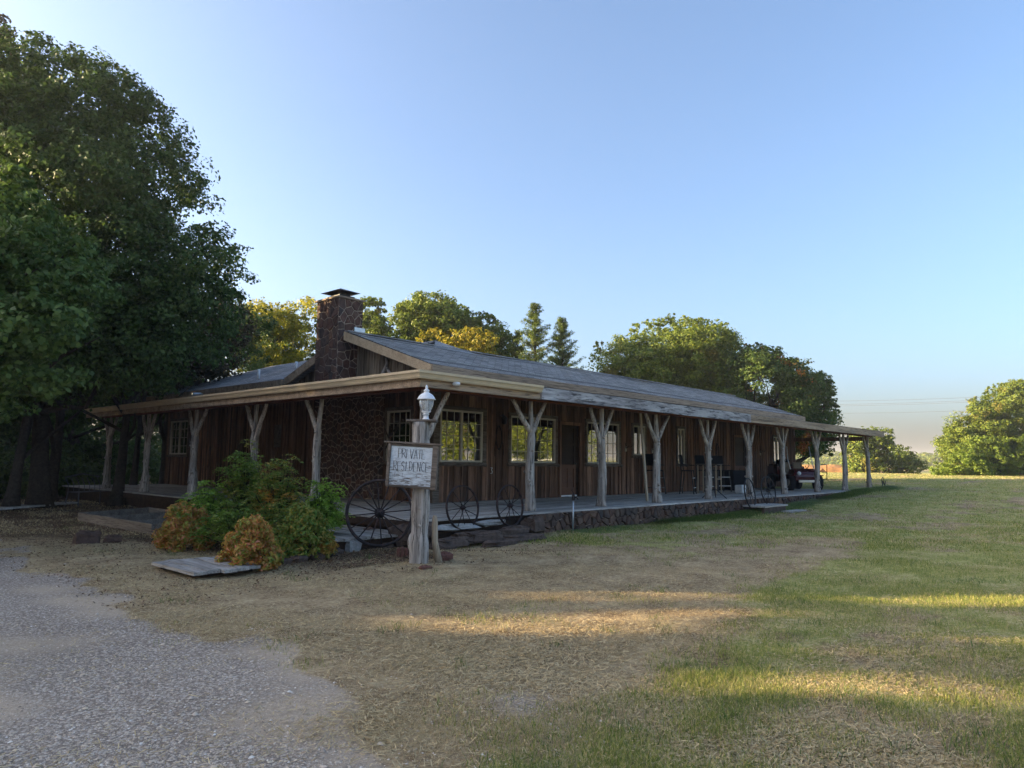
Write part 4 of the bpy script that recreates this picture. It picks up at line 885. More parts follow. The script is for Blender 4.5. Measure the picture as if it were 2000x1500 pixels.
q = ong(830, 1113); rock("flat_brick", (q[0], q[1], 0.02), (0.12, 0.06, 0.035), 9, "small flat dark brick lying in the grass in front of the sign post", "brick_red", "brick")
q = ong(165, 1062); rock("lumpy_rock", (q[0] + 0.1, q[1] + 0.15, 0.05), (0.24, 0.17, 0.14), 10, "lumpy dark brown rock in the straw left of the raised bed")
q = ong(207, 1060); rock("orange_rock", (q[0] + 0.1, q[1], 0.05), (0.12, 0.08, 0.07), 12, "small orange brown rock next to the lumpy rock")
GS = "flat slabs of the stone ledge below the porch corner"
slabs = [((0.42, -0.55, 0.30), (0.42, 0.13, 0.055), "concrete", "pale concrete slab under the small wheel beside the sign post"),
         ((-0.30, -0.42, 0.30), (0.28, 0.16, 0.12), "plinth_stone", "brown block of the ledge right behind the sign post"),
         ((1.35, -0.50, 0.33), (0.36, 0.12, 0.05), "concrete", "grey timber-like slab between the two small wheels"),
         ((0.75, -0.80, 0.12), (0.50, 0.18, 0.10), "plinth_stone", "dark slab in the middle of the stone ledge"),
         ((1.75, -0.72, 0.16), (0.42, 0.16, 0.09), "plinth_stone", "dark slab under the second small wheel"),
         ((0.0, -0.85, 0.07), (0.40, 0.17, 0.09), "plinth_stone", "dark slab nearest the sign post on the right"),
         ((1.75, -1.02, 0.06), (0.50, 0.16, 0.06), "plinth_stone", "low slab at the right front of the stone ledge"),
         ((2.45, -0.62, 0.22), (0.26, 0.16, 0.16), "plinth_stone", "dark stone where the ledge meets the stone plinth"),
         ((0.95, -1.12, 0.03), (0.42, 0.15, 0.05), "plinth_stone", "lowest front slab of the stone ledge")]
for i, (p, r_, m_, lb) in enumerate(slabs): rock("ledge_slab", p, r_, 30 + i, lb, m_, "slab", group=GS, rz=(i % 3 - 1) * 0.12)
def stones_row(pts, label, group, size, seed0):
    pass
# edging stones of the shrub bed
for i, (px, py, s_, lb) in enumerate(((585, 1098, 0.10, "dark edging stone in front of the right low shrub"), (620, 1092, 0.09, "dark edging stone below the right edge of the right low shrub"), (555, 1102, 0.08, "small edging stone between the orange and the right low shrub"), (655, 1084, 0.10, "dark stone between the right low shrub and the big wheel"))):
    q = ong(px, py); rock("edging_stone", (q[0], q[1], 0.03), (s_ * 1.3, s_, s_ * 0.7), 50 + i, lb, "plinth_stone", "stone", group="edging stones along the shrubs")

# ------------------------------------------------------------------ boardwalk, ramp, raised bed
bw = empty("boardwalk_step", (0, 0, 0), 0, "short grey plank walk lying in the straw between the low shrubs", "boardwalk")
b = MB()
for i in range(5):
    x = -4.62 + i * 0.185; b.box((x, -1.18 + 0.05 * math.sin(i * 2.1), 0.045), (x + 0.172, 0.12 + 0.04 * math.sin(i * 1.3), 0.085 + 0.006 * (i % 2)))
b.build("plank", "deck_plank_y", bw); MB().box((-4.55, -1.0, 0.0), (-3.75, -0.92, 0.044)).box((-4.55, -0.1, 0.0), (-3.75, 0.0, 0.044)).build("joist", "ceiling_board", bw)
rp = empty("side_platform", (0, 0, 0), 0, "low grey plank platform beside the porch, seen through the big wheel", "boardwalk")
b = MB()
for i in range(12): x = -2.1 + i * 0.145; b.box((x, -0.28 + 0.03 * math.sin(i * 2.7), 0.185), (x + 0.135, 3.6, 0.22 + 0.005 * (i % 3)))
b.build("plank", "deck_plank_y", rp); MB().box((-2.06, -0.20, 0.0), (-0.40, -0.14, 0.184)).box((-2.06, 3.4, 0.0), (-0.4, 3.46, 0.184)).box((-2.07, -0.14, 0), (-2.02, 3.4, 0.18)).build("joist", "ceiling_board", rp)
bed = empty("raised_bed", (0, 0, 0), 0, "long timber raised bed frame split by cross boards, lying in the straw on the left", "raised bed")
A_, B_, C_, D_ = np.array([-2.91, 4.53, 0]), np.array([-2.97, 8.63, 0]), np.array([-1.07, 9.55, 0]), np.array([-1.1, 5.35, 0])
def plank_v(p, q, name, h=0.20, lift=0.0, ext=0.0):
    p, q = np.array(p, float), np.array(q, float); d = q - p; L = np.linalg.norm(d); d /= L; n_ = np.array([-d[1], d[0], 0])
    return MB().obox(p, d, EZ, n_, -ext, L + ext, 0.0 + lift, h + lift, -0.022, 0.022).build(name, "bed_timber", bed)
plank_v(A_, B_, "side_board", ext=0.0); plank_v(B_ + [0.03, 0.0, 0], C_, "end_board", 0.197); plank_v(C_ - [0, 0.03, 0], D_, "side_board", 0.198); plank_v(D_ - [0.03, 0, 0], A_ + [0.025, 0.01, 0], "end_board", 0.196)
for t in (0.24, 0.62): plank_v(A_ + (B_ - A_) * t + [0.03, 0.0, 0], D_ + (C_ - D_) * t - [0.03, 0, 0], "divider", 0.193)
b = MB(); b.add([tuple(p + np.array([0, 0, 0.03])) for p in (A_, D_, C_, B_)], [(0, 1, 2, 3)]); b.build("bed_soil", "leaf_litter", bed)
# far dark walk at the left
b = MB(); rw = empty("woodland_walk", (0, 0, 0), 0, "shaded grey plank walk running into the trees at the far left", "boardwalk")
for i in range(16):
    p = ong(-40 + i * 11, 1003 - i * 1.0); b.box((p[0] - 0.5, p[1] - 0.07, 0.06), (p[0] + 0.35, p[1] + 0.30, 0.10 + 0.004 * (i % 2)))
b.build("plank", "deck_plank_y", rw)

# ------------------------------------------------------------------ hydrant, pole
hy = empty("standpipe", (3.75, -0.62, 0), 0, "thin galvanised water standpipe with a tap in front of the stone plinth", "standpipe")
MB().tube([(0, 0, -0.05), (0.01, 0, 0.35), (0.02, 0.01, 0.70)], 0.020, 10).build("pipe", "galvanised", hy, True)
b = MB(); b.tube([(0.02, 0, 0.68), (0.02, 0, 0.74), (0.02, 0, 0.80), (0.02, 0, 0.83)], [0.032, 0.038, 0.030, 0.018], 10); b.tube([(0.02, 0, 0.74), (0.08, -0.03, 0.74), (0.12, -0.05, 0.70)], [0.018, 0.016, 0.014], 8); b.build("tap", "rusty_iron", hy, True)
MB().tube([(0.02, 0, 0.83), (-0.04, 0, 0.90), (-0.02, 0, 0.92)], 0.010, 6).build("handle", "rusty_iron", hy, True)
b = MB(); b.obox((8.62, 0.55, DZ), EX, _u(np.array([-0.10, 0.02, 1.0])), (0, 1, 0), -0.045, 0.045, 0, 2.42, -0.02, 0.02)
tag(b.build("leaning_board", "pale_lumber"), "pale new board leaning behind the fourth porch post", "board")

# ------------------------------------------------------------------ grey steps by the far wheels
st = empty("plank_steps", (0, 0, 0), 0, "low weathered steps in front of the far porch edge", "steps")
MB().box((12.2, -1.25, 0.22), (13.9, -0.55, 0.27)).build("tread", "deck_plank", st); MB().box((13.3, -1.60, 0.05), (14.5, -1.28, 0.09)).build("tread", "deck_plank", st)
MB().box((12.25, -1.2, 0.0), (13.85, -1.12, 0.219)).box((13.35, -1.55, 0), (14.45, -1.50, 0.049)).build("riser", "plinth_stone", st)

# ------------------------------------------------------------------ bar chairs and table on the porch
def bar_chair():
    r = empty("bar_chair", (0, 0, DZ)); H = 0.78; w_ = 0.24
    for sx in (-1, 1):
        for sy in (-1, 1): MB().bar((sx * (w_ + 0.04), sy * 0.24, 0.005), (sx * w_, sy * 0.16, H), 0.032).build("leg", "iron_black", r)
        MB().bar((sx * w_, 0.17, H), (sx * (w_ - 0.0), 0.26, H + 0.55), 0.03).build("back_post", "iron_black", r)
        MB().bar((sx * (w_ + 0.01), -0.20, H + 0.20), (sx * (w_ + 0.01), 0.20, H + 0.22), 0.03).build("armrest", "iron_black", r)
    for z, y in ((0.22, -0.23), (0.55, -0.20), (0.22, 0.225)): MB().bar((-w_ - 0.02, y, z), (w_ + 0.02, y, z), 0.022).build("rung", "pipe_white" if y < 0 else "iron_black", r)
    MB().box((-w_, -0.19, H), (w_, 0.18, H + 0.035)).build("seat", "black_fabric", r, bevel=0.01)
    b = MB(); b.obox((0, 0.18, H + 0.18), EX, _u(np.array([0, 0.16, 1.0])), (0, 1, -0.16), -w_, w_, 0, 0.40, -0.008, 0.012); b.build("backrest", "black_fabric", r)
    return r
bc = bar_chair(); GB = "tall bar chairs round the porch table"
spots = [(13.9, 2.2, 0.35, "tall black sling bar chair left of the high porch table"), (15.9, 2.6, -0.2, "tall black sling bar chair behind the high porch table"), (17.0, 2.5, -0.5, "tall black sling bar chair right of the high porch table"), (12.9, 2.9, 1.2, "dark bar chair against the wall behind the fifth porch post")]
for i, (x, y, rz, lb) in enumerate(spots):
    c = bc if i == 0 else copy_tree(bc); c.location = (x, y, DZ); c.rotation_euler = (0, 0, rz); tag(c, lb, "chair", GB)
tb = empty("high_table", (14.9, 1.9, DZ), 0.2, "high narrow table with pale legs on the porch between bar chairs", "table")
MB().box((-0.36, -0.36, 1.0), (0.36, 0.36, 1.04)).build("tabletop", "sill_wood", tb)
for sx in (-1, 1):
    for sy in (-1, 1): MB().box((sx * 0.32 - 0.02, sy * 0.32 - 0.02, 0.0), (sx * 0.32 + 0.02, sy * 0.32 + 0.02, 0.999)).build("leg", "pale_lumber", tb)
MB().box((-0.299, -0.335, 0.5), (0.299, -0.305, 0.53)).build("stretcher", "pale_lumber", tb)
tp = empty("iron_tripod", (12.0, 0.25, DZ), 0, "thin black iron tripod stand behind the far wheels", "stand")
for kx in range(3): a = kx * 2.1 + 0.4; MB().tube([(0, 0, 0.30), (0.42 * math.cos(a), 0.42 * math.sin(a), 0.0)], 0.014, 6).build("leg", "iron_black", tp)
MB().tube([(0, 0, 0.25), (0, 0, 0.95)], 0.016, 8).build("pole", "iron_black", tp)
tag(MB().box((18.3, 2.6, DZ + 0.003), (19.5, 3.28, 1.25)).build("storage_chest", "black_fabric", None, bevel=0.03), "dark covered chest against the wall left of the red cart", "chest")
b = MB(); b.box((16.0, 1.2, DZ + .003), (16.4, 1.5, DZ + 0.30)); tag(b.build("white_box", "pipe_white", None, bevel=0.03), "small pale box on the deck near the bar chairs", "box")  # a plain light box standing on the deck

# ------------------------------------------------------------------ red utility cart
ct = empty("utility_cart", (21.75, 1.55, DZ), R(-43), "dark red open utility cart with tan seats parked at the far end of the porch", "cart")
# local frame: -y is forward, x is width
b = MB(); prof = [(-1.15, 0.36), (-1.18, 0.60), (-1.08, 0.80), (-0.62, 0.90), (-0.50, 0.72), (-0.42, 0.40)]; hw_ = 0.52
for sx in (-1, 1): b.v += [(sx * hw_, y, z) for y, z in prof]
n = len(prof); b.f = [tuple(range(n)), tuple(range(2 * n - 1, n - 1, -1))] + [(i, i + n, (i + 1) % n + n, (i + 1) % n) for i in range(n)]
body = b.build("front_cowl", "cart_red", ct, bevel=0.04)
MB().box((-0.56, -0.45, 0.34), (0.56, 0.52, 0.42)).build("floor_pan", "iron_black", ct)
MB().box((-0.60, 0.30, 0.62), (0.60, 1.25, 0.66)).box((-0.60, 0.30, 0.661), (-0.56, 1.25, 0.98)).box((0.56, 0.30, 0.661), (0.60, 1.25, 0.98)).box((-0.56, 1.21, 0.661), (0.56, 1.25, 0.98)).box((-0.56, 0.30, 0.661), (0.56, 0.34, 0.98)).build("cargo_bed", "cart_red", ct, bevel=0.01)
MB().box((-0.50, 0.36, 0.40), (0.50, 1.38, 0.615)).build("chassis", "iron_black", ct)
for sx in (-1, 1):
    MB().box((sx * 0.27 - 0.22, -0.22, 0.62), (sx * 0.27 + 0.22, 0.24, 0.74)).build("seat", "seat_tan", ct, bevel=0.04)
    b = MB(); b.obox((sx * 0.27, 0.16, 0.72), EX, _u(np.array([0, 0.2, 1])), (0, 0.98, -0.2), -0.21, 0.21, 0, 0.44, 0, 0.09); b.build("seat_back", "seat_tan", ct, bevel=0.04)
    hl = MB(); hl.lathe((0, 0, 0), [(0.03, 0), (0.075, 0.01), (0.08, 0.04), (0.03, 0.06)], 14); o = hl.build("headlight", "headlamp", ct, True); o.location = (sx * 0.36, -1.13, 0.70); o.rotation_euler = (R(80), 0, 0)
    MB().tube([(sx * 0.50, -0.72, 0.86), (sx * 0.50, -0.50, 1.25), (sx * 0.48, -0.38, 1.80)], 0.018, 8).build("canopy_post", "pipe_white", ct, True)
    for y in (-0.82, 0.95):
        wh = MB(); R0 = 0.33; wh.tube([(sx * 0.48, y, R0), (sx * 0.50, y, R0), (sx * 0.66, y, R0), (sx * 0.68, y, R0)], [R0 - 0.05, R0, R0, R0 - 0.05], 24); wo = wh.build("wheel", "rubber", ct, True)
        MB().tube([(sx * 0.683, y, R0), (sx * 0.69, y, R0)], [0.15, 0.11], 14).build("hubcap", "flashing_metal", wo, True)
    b = MB(); b.box((sx * 0.57 - 0.11, -1.15, 0.60), (sx * 0.57 + 0.11, -0.48, 0.635)); b.build("fender", "cart_red", ct, bevel=0.015)
MB().box((-0.55, -0.24, 0.421), (0.55, 0.26, 0.618)).build("seat_box", "cart_red", ct)
MB().box((-0.42, -1.26, 0.34), (0.42, -1.20, 0.44)).build("bumper", "flashing_metal", ct, bevel=0.01)
b = MB(); b.ring((0.27, -0.42, 1.02), EX, _u(np.array([0, -0.45, 0.9])), 0.17, 0.014, 24, 6); b.tube([(0.27, -0.62, 0.80), (0.27, -0.43, 1.01)], 0.018, 6); b.build("steering_wheel", "rubber", ct, True)
b = MB(); b.tube([(0.62, -1.15, 0.45), (0.80, -1.15, 0.46), (0.82, -1.15, 1.05), (0.55, -1.15, 1.08)], 0.018, 8); b.tube([(0.60, -1.15, 0.75), (0.81, -1.15, 0.76)], 0.014, 6); b.build("side_guard", "iron_black", ct, True)
b = MB(); b.box((-0.55, 0.55, 0.99), (0.5, 1.2, 1.05)).rock((-0.1, 0.8, 1.12), (0.28, 0.25, 0.14), 3); b.build("bed_load", "black_fabric", ct)

# small plough wheel at the far post
pw = empty("garden_plough", (27.3, -0.35, float(hgt(27.3, -.35))), 0, "small black garden plough in the grass beside the last porch post", "plough")
b = MB(); b.ring((0, 0, 0.30), EX, EZ, 0.16, 0.016, 20, 5); b.build("wheel", "iron_black", pw)
MB().tube([(0, 0, 0.30), (0.3, 0.0, 0.10), (0.42, 0, 0.30)], 0.02, 6).build("frame", "iron_black", pw); MB().tube([(0, 0, 0.30), (-0.1, 0.02, 0.0), (-0.02, 0, 0.02)], 0.02, 6).build("tine", "iron_black", pw)

# bird-feeder poles in the left woods
for (px, py, d, h, lb, nm) in ((147, 925, 19, 1.35, "thin pale pole rising from a dark bucket in the shaded woods", 1), (36, 945, 17, 1.5, "thin pale sapling-like stake in the shade at the far left", 0)):
    p = ong(px, py, 0.1); r = empty("garden_stake", (p[0], p[1], 0), 0, lb, "stake", "thin stakes in the shaded woods")
    MB().tube([(0, 0, 0), (0.02, 0.03, h * 0.6), (0.05, 0.07, h * 1.25)], 0.020, 7, noise=0.3).build("pole", "pipe_white", r, True)
    if nm: MB().lathe((0, 0, 0), [(0.14, 0), (0.19, 0.28), (0.20, 0.30), (0.17, 0.30)], 14).build("bucket", "iron_black", r, True)
# iron bed-frame style bench in the shade
bn = empty("iron_bench", (-0.9, 14.6, 0), 0.5, "dark scrolled iron garden bench in the shade at the left end of the porch", "bench")
b = MB()
for i in range(7): x = -0.6 + 0.2 * i; b.tube([(x, 0.22, 0.42), (x + 0.05, 0.28, 0.65), (x - 0.04, 0.32, 0.85)], 0.010, 5)
b.tube([(-0.65, 0.32, 0.86), (0, 0.33, 0.96), (0.65, 0.32, 0.86)], 0.016, 6); b.build("backrest", "wire_grey", bn)
b = MB()
for i in range(6): y = -0.2 + 0.08 * i; b.bar((-0.65, y, 0.42), (0.65, y, 0.42), 0.03, 0.015)
b.build("seat", "wire_grey", bn)
for sx in (-1, 1):
    for sy in (-1, 1): MB().tube([(sx * 0.62, sy * 0.2, 0.42), (sx * 0.66, sy * 0.24, 0.0)], 0.018, 6).build("leg", "wire_grey", bn)

# ------------------------------------------------------------------ foliage
def leaf_cloud(C, Rr, per, size, seed, gate=0.0, gf=1.6, flat=0.8, up=0.4, aspect=0.62, shell=0.55, clump=True, landing=None):
    """leaf quads on lobes: C (n,3) lobe centres, Rr (n,) radii, per = leaves per square metre of lobe.
    Each lobe carries many small leaf clumps, so edges are ragged and gaps stay open."""
    rs = np.random.default_rng(seed)
    if clump:
        kn = np.maximum(5, (17 * np.clip(Rr, 0.5, 1.4)).astype(int)); li = np.repeat(np.arange(len(C)), kn)
        dd = nrm(rs.normal(size=(len(li), 3))); rr = Rr[li] * (shell + (1.1 - shell) * rs.random(len(li)) ** 0.7)
        CC = C[li] + dd * rr[:, None] * np.array([1, 1, flat]); CR = Rr[li] * (0.20 + 0.20 * rs.random(len(li)))
        keep = snoise(CC, gf * 0.8, seed + 5) > gate * 1.6 - 1.0; CC, CR, dd, li, kk = CC[keep], CR[keep], dd[keep], li[keep], kn[li][keep]
        cnt = np.maximum(4, (per * 4 * math.pi * Rr[li] ** 2 / kk * (0.6 + 0.8 * rs.random(len(li)))).astype(int))
        ii = np.repeat(np.arange(len(CC)), cnt); n = len(ii); e = nrm(rs.normal(size=(n, 3)))
        P = CC[ii] + e * (CR[ii] * rs.random(n) ** 0.45)[:, None] * np.array([1.15, 1.15, 0.75]); d = nrm(dd[ii] * 0.75 + e * 0.5)
    else:
        cnt = np.maximum(8, (per * 4 * math.pi * Rr ** 2).astype(int)); ii = np.repeat(np.arange(len(C)), cnt); n = len(ii)
        d = nrm(rs.normal(size=(n, 3))); rr = (shell + (1.12 - shell) * rs.random(n) ** 0.6)
        P = C[ii] + d * (Rr[ii] * rr)[:, None] * np.array([1, 1, flat])
        k = snoise(P, gf * 2.2, seed) + 0.5 * snoise(P, gf * 5, seed + 1) > gate - 0.55; P, d = P[k], d[k]; n = len(P)
    if landing is not None:
        k = landing(P, rs); P, d = P[k], d[k]; n = len(P)
    N = nrm(d * 0.8 + rs.normal(size=(n, 3)) * 0.55 + np.array([0, 0, up]))
    T = nrm(np.cross(N, rs.normal(size=(n, 3)))); B = np.cross(N, T)
    s = (size * (0.6 + 0.8 * rs.random(n)))[:, None]
    return np.stack([P - T * s * .5, P + B * s * aspect * .5 + N * s * 0.10 - T * s * .05, P + T * s * .5 - N * s * .06, P - B * s * aspect * .5 + N * s * 0.10 - T * s * .05], 1)
def in_poly(x, y, poly):
    p = np.array(poly, float); q = np.roll(p, -1, 0); ins = np.zeros(len(x), bool); dist = np.full(len(x), 1e9)
    for (x1_, y1_), (x2_, y2_) in zip(p, q):
        c = (y1_ > y) != (y2_ > y)
        with np.errstate(divide='ignore', invalid='ignore'): xi = (x2_ - x1_) * (y - y1_) / (y2_ - y1_ + 1e-12) + x1_
        ins ^= c & (x < xi)
        L2 = (x2_ - x1_) ** 2 + (y2_ - y1_) ** 2; t = np.clip(((x - x1_) * (x2_ - x1_) + (y - y1_) * (y2_ - y1_)) / L2, 0, 1)
        dist = np.minimum(dist, np.hypot(x - x1_ - t * (x2_ - x1_), y - y1_ - t * (y2_ - y1_)))
    return ins, dist
def crown_lobes(poly, d, r, thick, n, seed):
    """lobe centres filling an outline at distance d, with real depth behind and before it"""
    rs = np.random.default_rng(seed); p = np.array(poly, float); lo, hi = p.min(0), p.max(0); out = []; rad = []; ppm = F / d; tries = 0
    half = min(hi[0] - lo[0], hi[1] - lo[1]) / 2
    while len(out) < n and tries < n * 60:
        tries += 1; q = lo + (hi - lo) * rs.random(2); ins, ds = in_poly(q[:1], q[1:], poly)
        if not ins[0]: continue
        rr = r * (0.6 + 0.8 * rs.random()); rp = rr * ppm
        if ds[0] < rp * 0.75:
            rr = max(ds[0] / ppm / 0.78, r * 0.30); 
        e = min(1, ds[0] / (half * 0.8)); dep = thick * math.sqrt(max(0.02, 1 - (1 - e) ** 2)) * (1 if rs.random() < 0.35 else -1) * (0.55 + 0.45 * rs.random())
        out.append(at(q[0], q[1], d + dep)); rad.append(rr)
    return np.array(out), np.array(rad)
def trunk_mesh(b, base, top, r0, lobes, rads, nl, seed, r_top=0.3):
    rs = np.random.default_rng(seed); base, top = np.array(base, float), np.array(top, float); n = 12; pts = []
    for i in range(n + 1):
        t = i / n; pts.append(base + (top - base) * t + np.array([math.sin(t * 5 + seed), math.cos(t * 4 + seed), 0]) * 0.12 * np.linalg.norm(top - base) / 6 * t)
    rad = [r0 * ((1 + 0.6 * math.exp(-i / n * 14)) * (1 - (1 - r_top) * (i / n) ** 0.8)) for i in range(n + 1)]; b.tube(pts, rad, 12, noise=0.08, ridge=0.05, seed=seed)
    for k in rs.choice(len(lobes), min(nl, len(lobes)), replace=False):
        t = 0.3 + 0.65 * rs.random(); i = int(t * n); a = pts[i]; c = lobes[k]; mid = (a + c) / 2 + rs.normal(size=3) * np.linalg.norm(c - a) * 0.09 - np.array([0, 0, 0.08]) * np.linalg.norm(c - a)
        q1 = a + (mid - a) * 0.5 + rs.normal(size=3) * 0.1; r1 = rad[i] * 0.5
        b.tube([a, q1, mid, (mid + c) / 2 + rs.normal(size=3) * 0.15, c], [r1, r1 * .8, r1 * .6, r1 * .38, r1 * .12], 7, caps=False, noise=0.08, seed=k)
def tree(name, poly, d, leafmat, lsize, per, r, thick, n, seed, label, basepx, group=None, gate=0.0, r0=0.3, nl=22, z=None, cat="tree", base=None, flat=0.8, shell=0.6):
    if base is None:
        bp = at(basepx[0], 900, d); bz = float(hgt(bp[0], bp[1])) if z is None else z; base = np.array([bp[0], bp[1], bz - 0.1])
    root = empty(name, base, 0, label, cat, group)
    C, Rr = crown_lobes(poly, d, r, thick, n, seed)
    V = leaf_cloud(C, Rr, per, lsize, seed, gate, flat=flat, shell=shell, gf=1.1) - base
    quads("crown", V.astype(np.float32), leafmat, root)
    if nl:
        top = C[np.argsort(C[:, 2])[int(len(C) * 0.8)]]; tp_ = np.array([base[0] * .5 + C[:, 0].mean() * .5, base[1] * .5 + C[:, 1].mean() * .5, top[2] * 0.8 + base[2] * .2])
        b = MB(); trunk_mesh(b, (0, 0, 0), tp_ - base, r0, C - base, Rr, nl, seed); b.build("trunk", "bark", root, True)
    return root

GL = "oaks at the left of the house"
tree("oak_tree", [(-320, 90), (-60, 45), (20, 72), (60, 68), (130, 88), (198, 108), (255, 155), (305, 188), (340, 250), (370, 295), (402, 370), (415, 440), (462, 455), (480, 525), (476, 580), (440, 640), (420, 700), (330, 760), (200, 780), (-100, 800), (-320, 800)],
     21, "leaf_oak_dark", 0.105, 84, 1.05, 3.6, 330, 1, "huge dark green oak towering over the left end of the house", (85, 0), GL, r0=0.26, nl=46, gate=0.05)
tree("oak_tree", [(-330, -90), (-20, 15), (14, 22), (34, 68), (18, 120), (-20, 200), (-330, 260)], 27, "leaf_oak_brown", 0.14, 50, 1.0, 2.5, 60, 2, "tall brownish tree poking into the top left corner behind the huge oak", (-120, 0), GL, nl=14)
tree("oak_tree", [(-260, 330), (-20, 325), (50, 345), (95, 405), (150, 440), (195, 490), (200, 560), (212, 640), (180, 700), (150, 770), (90, 800), (20, 812), (-260, 860)], 12.5, "leaf_oak_near", 0.10, 120, 0.62, 2.0, 150, 3, "nearer brighter oak with drooping leaf clusters at the left edge", (-330, 0), GL, r0=0.3, nl=30, gate=0.3)
tree("oak_tree", [(250, 560), (420, 560), (480, 600), (490, 650), (455, 690), (460, 735), (300, 770), (170, 780), (170, 640)], 30, "leaf_oak_brown", 0.14, 48, 1.1, 2.5, 90, 4, "brown tinged tree behind the left roof wing, under the huge oak", (330, 0), GL, nl=16)
tree("oak_tree", [(-240, 690), (60, 700), (250, 690), (400, 720), (420, 790), (330, 850), (150, 880), (-240, 890)], 33, "leaf_oak_dark", 0.16, 50, 1.3, 2.5, 110, 5, "dark low branched tree deep in the shade behind the side porch", (180, 0), GL, nl=12)
for i, (px, d, r_, lb) in enumerate(((28, 20, 0.16, "leaning dark trunk at the far left in deep shade"), (100, 24, 0.20, "dark straight trunk in the shade between the two pale stakes"), (232, 22, 0.17, "dark trunk seen between the last two side porch posts"), (262, 27, 0.14, "slim dark trunk behind the side porch deck"))):
    p = at(px, 900, d); base = np.array([p[0], p[1], 0.0]); r = empty("woodland_tree", base, 0, lb, "tree", "dark trunks in the left woods"); rs = np.random.default_rng(i)
    C = np.array([base + [rs.normal() * 1.3, rs.normal() * 1.3, 4.6 + rs.random() * 2.6] for _ in range(16)]); Rr = np.full(16, 0.9)
    quads("crown", (leaf_cloud(C, Rr, 32, 0.15, i) - base).astype(np.float32), "leaf_oak_dark", r)
    b = MB(); trunk_mesh(b, (0, 0, 0), (0.4, 0.2, 5.4), r_, C - base, Rr, 10, i); b.build("trunk", "bark", r, True)
def bush(name, c, rx, rz, leafmat, lsize, per, n, seed, label, group=None, lobe=0.3, cat="shrub", stems=5, gate=0, up=0.4, aspect=0.45, round_=True):
    rs = np.random.default_rng(seed); c = np.array(c, float); root = empty(name, c, 0, label, cat, group); pts = []; k = 0
    while len(pts) < n:
        q = rs.uniform(-1, 1, 3); q[2] = abs(q[2]); L = np.linalg.norm(q)
        if L < 1 and (not round_ or L > (0.8 if n > 60 else 0.35)): pts.append(q * [rx - lobe * .6, rx - lobe * .6, rz - lobe * .6] + [0, 0, lobe * 0.3])
    C = np.array(pts); Rr = lobe * (0.6 + 0.6 * rs.random(n)); V = leaf_cloud(C, Rr, per, lsize, seed, gate, up=up, aspect=aspect, gf=4, clump=False)
    V[:, :, 2] = np.maximum(V[:, :, 2], 0.004); quads("foliage", V.astype(np.float32), leafmat, root)
    b = MB()
    for k in rs.choice(n, min(stems, n), replace=False): b.tube([(0.04 * rs.normal(), 0.04 * rs.normal(), 0), C[k] * [.5, .5, .55], C[k]], [0.014, 0.010, 0.004], 5, caps=False)
    b.build("stem", "bark", root); return root
# dark undergrowth under the oaks
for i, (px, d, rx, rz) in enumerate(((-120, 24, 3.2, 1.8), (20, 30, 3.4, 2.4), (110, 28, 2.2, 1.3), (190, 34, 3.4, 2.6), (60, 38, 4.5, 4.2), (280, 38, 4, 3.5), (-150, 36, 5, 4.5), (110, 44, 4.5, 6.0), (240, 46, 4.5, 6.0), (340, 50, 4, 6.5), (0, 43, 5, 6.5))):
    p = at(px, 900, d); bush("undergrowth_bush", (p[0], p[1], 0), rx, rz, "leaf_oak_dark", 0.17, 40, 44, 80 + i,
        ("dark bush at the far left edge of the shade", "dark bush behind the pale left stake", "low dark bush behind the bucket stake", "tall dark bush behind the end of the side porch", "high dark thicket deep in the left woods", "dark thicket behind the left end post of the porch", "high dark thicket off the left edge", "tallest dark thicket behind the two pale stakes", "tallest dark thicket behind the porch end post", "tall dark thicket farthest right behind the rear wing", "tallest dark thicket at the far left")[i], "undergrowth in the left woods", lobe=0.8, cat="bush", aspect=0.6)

GB_ = "trees behind the house"
tree("maple_tree", [(440, 640), (470, 605), (505, 585), (560, 592), (600, 580), (632, 598), (650, 680), (625, 705), (560, 735), (430, 760)], 40, "leaf_yellow", 0.13, 60, 0.9, 2.6, 110, 11, "yellow green feathery tree between the huge oak and the chimney", (560, 0), GB_, gate=0.1, nl=20)
tree("oak_tree", [(685, 580), (715, 576), (748, 590), (763, 615), (770, 700), (660, 700)], 47, "leaf_oak", 0.17, 55, 0.9, 2.2, 50, 12, "small dark crowned oak just right of the chimney top", (725, 0), GB_, gate=0.1, nl=12)
tree("oak_tree", [(765, 620), (785, 588), (835, 568), (872, 580), (905, 596), (915, 640), (905, 700), (760, 700)], 44, "leaf_oak", 0.17, 55, 1.0, 2.6, 80, 13, "rounded green oak above the roof ridge right of the chimney", (840, 0), GB_, gate=0.05, nl=16)
tree("gold_tree", [(815, 655), (850, 640), (880, 648), (925, 640), (965, 658), (975, 690), (960, 720), (820, 720)], 36, "leaf_gold", 0.13, 60, 0.7, 1.6, 50, 14, "low golden yellow tree peeping over the roof peak", (890, 0), GB_, nl=8)
tree("oak_tree", [(890, 610), (935, 603), (965, 622), (1000, 655), (1012, 720), (890, 720)], 43, "leaf_cedar", 0.16, 55, 0.9, 2.2, 60, 15, "dark green tree sloping down to the right behind the golden tree", (945, 0), GB_, nl=12)
tree("oak_tree", [(1158, 700), (1170, 672), (1200, 655), (1232, 650), (1250, 628), (1310, 617), (1350, 625), (1382, 620), (1415, 636), (1440, 668), (1448, 720), (1440, 800), (1160, 780)], 46, "leaf_oak", 0.145, 74, 1.15, 4.2, 185, 16, "broad sunlit oak with a domed crown over the middle of the roof", (1330, 0), GB_, gate=0.30, r0=0.4, nl=44)
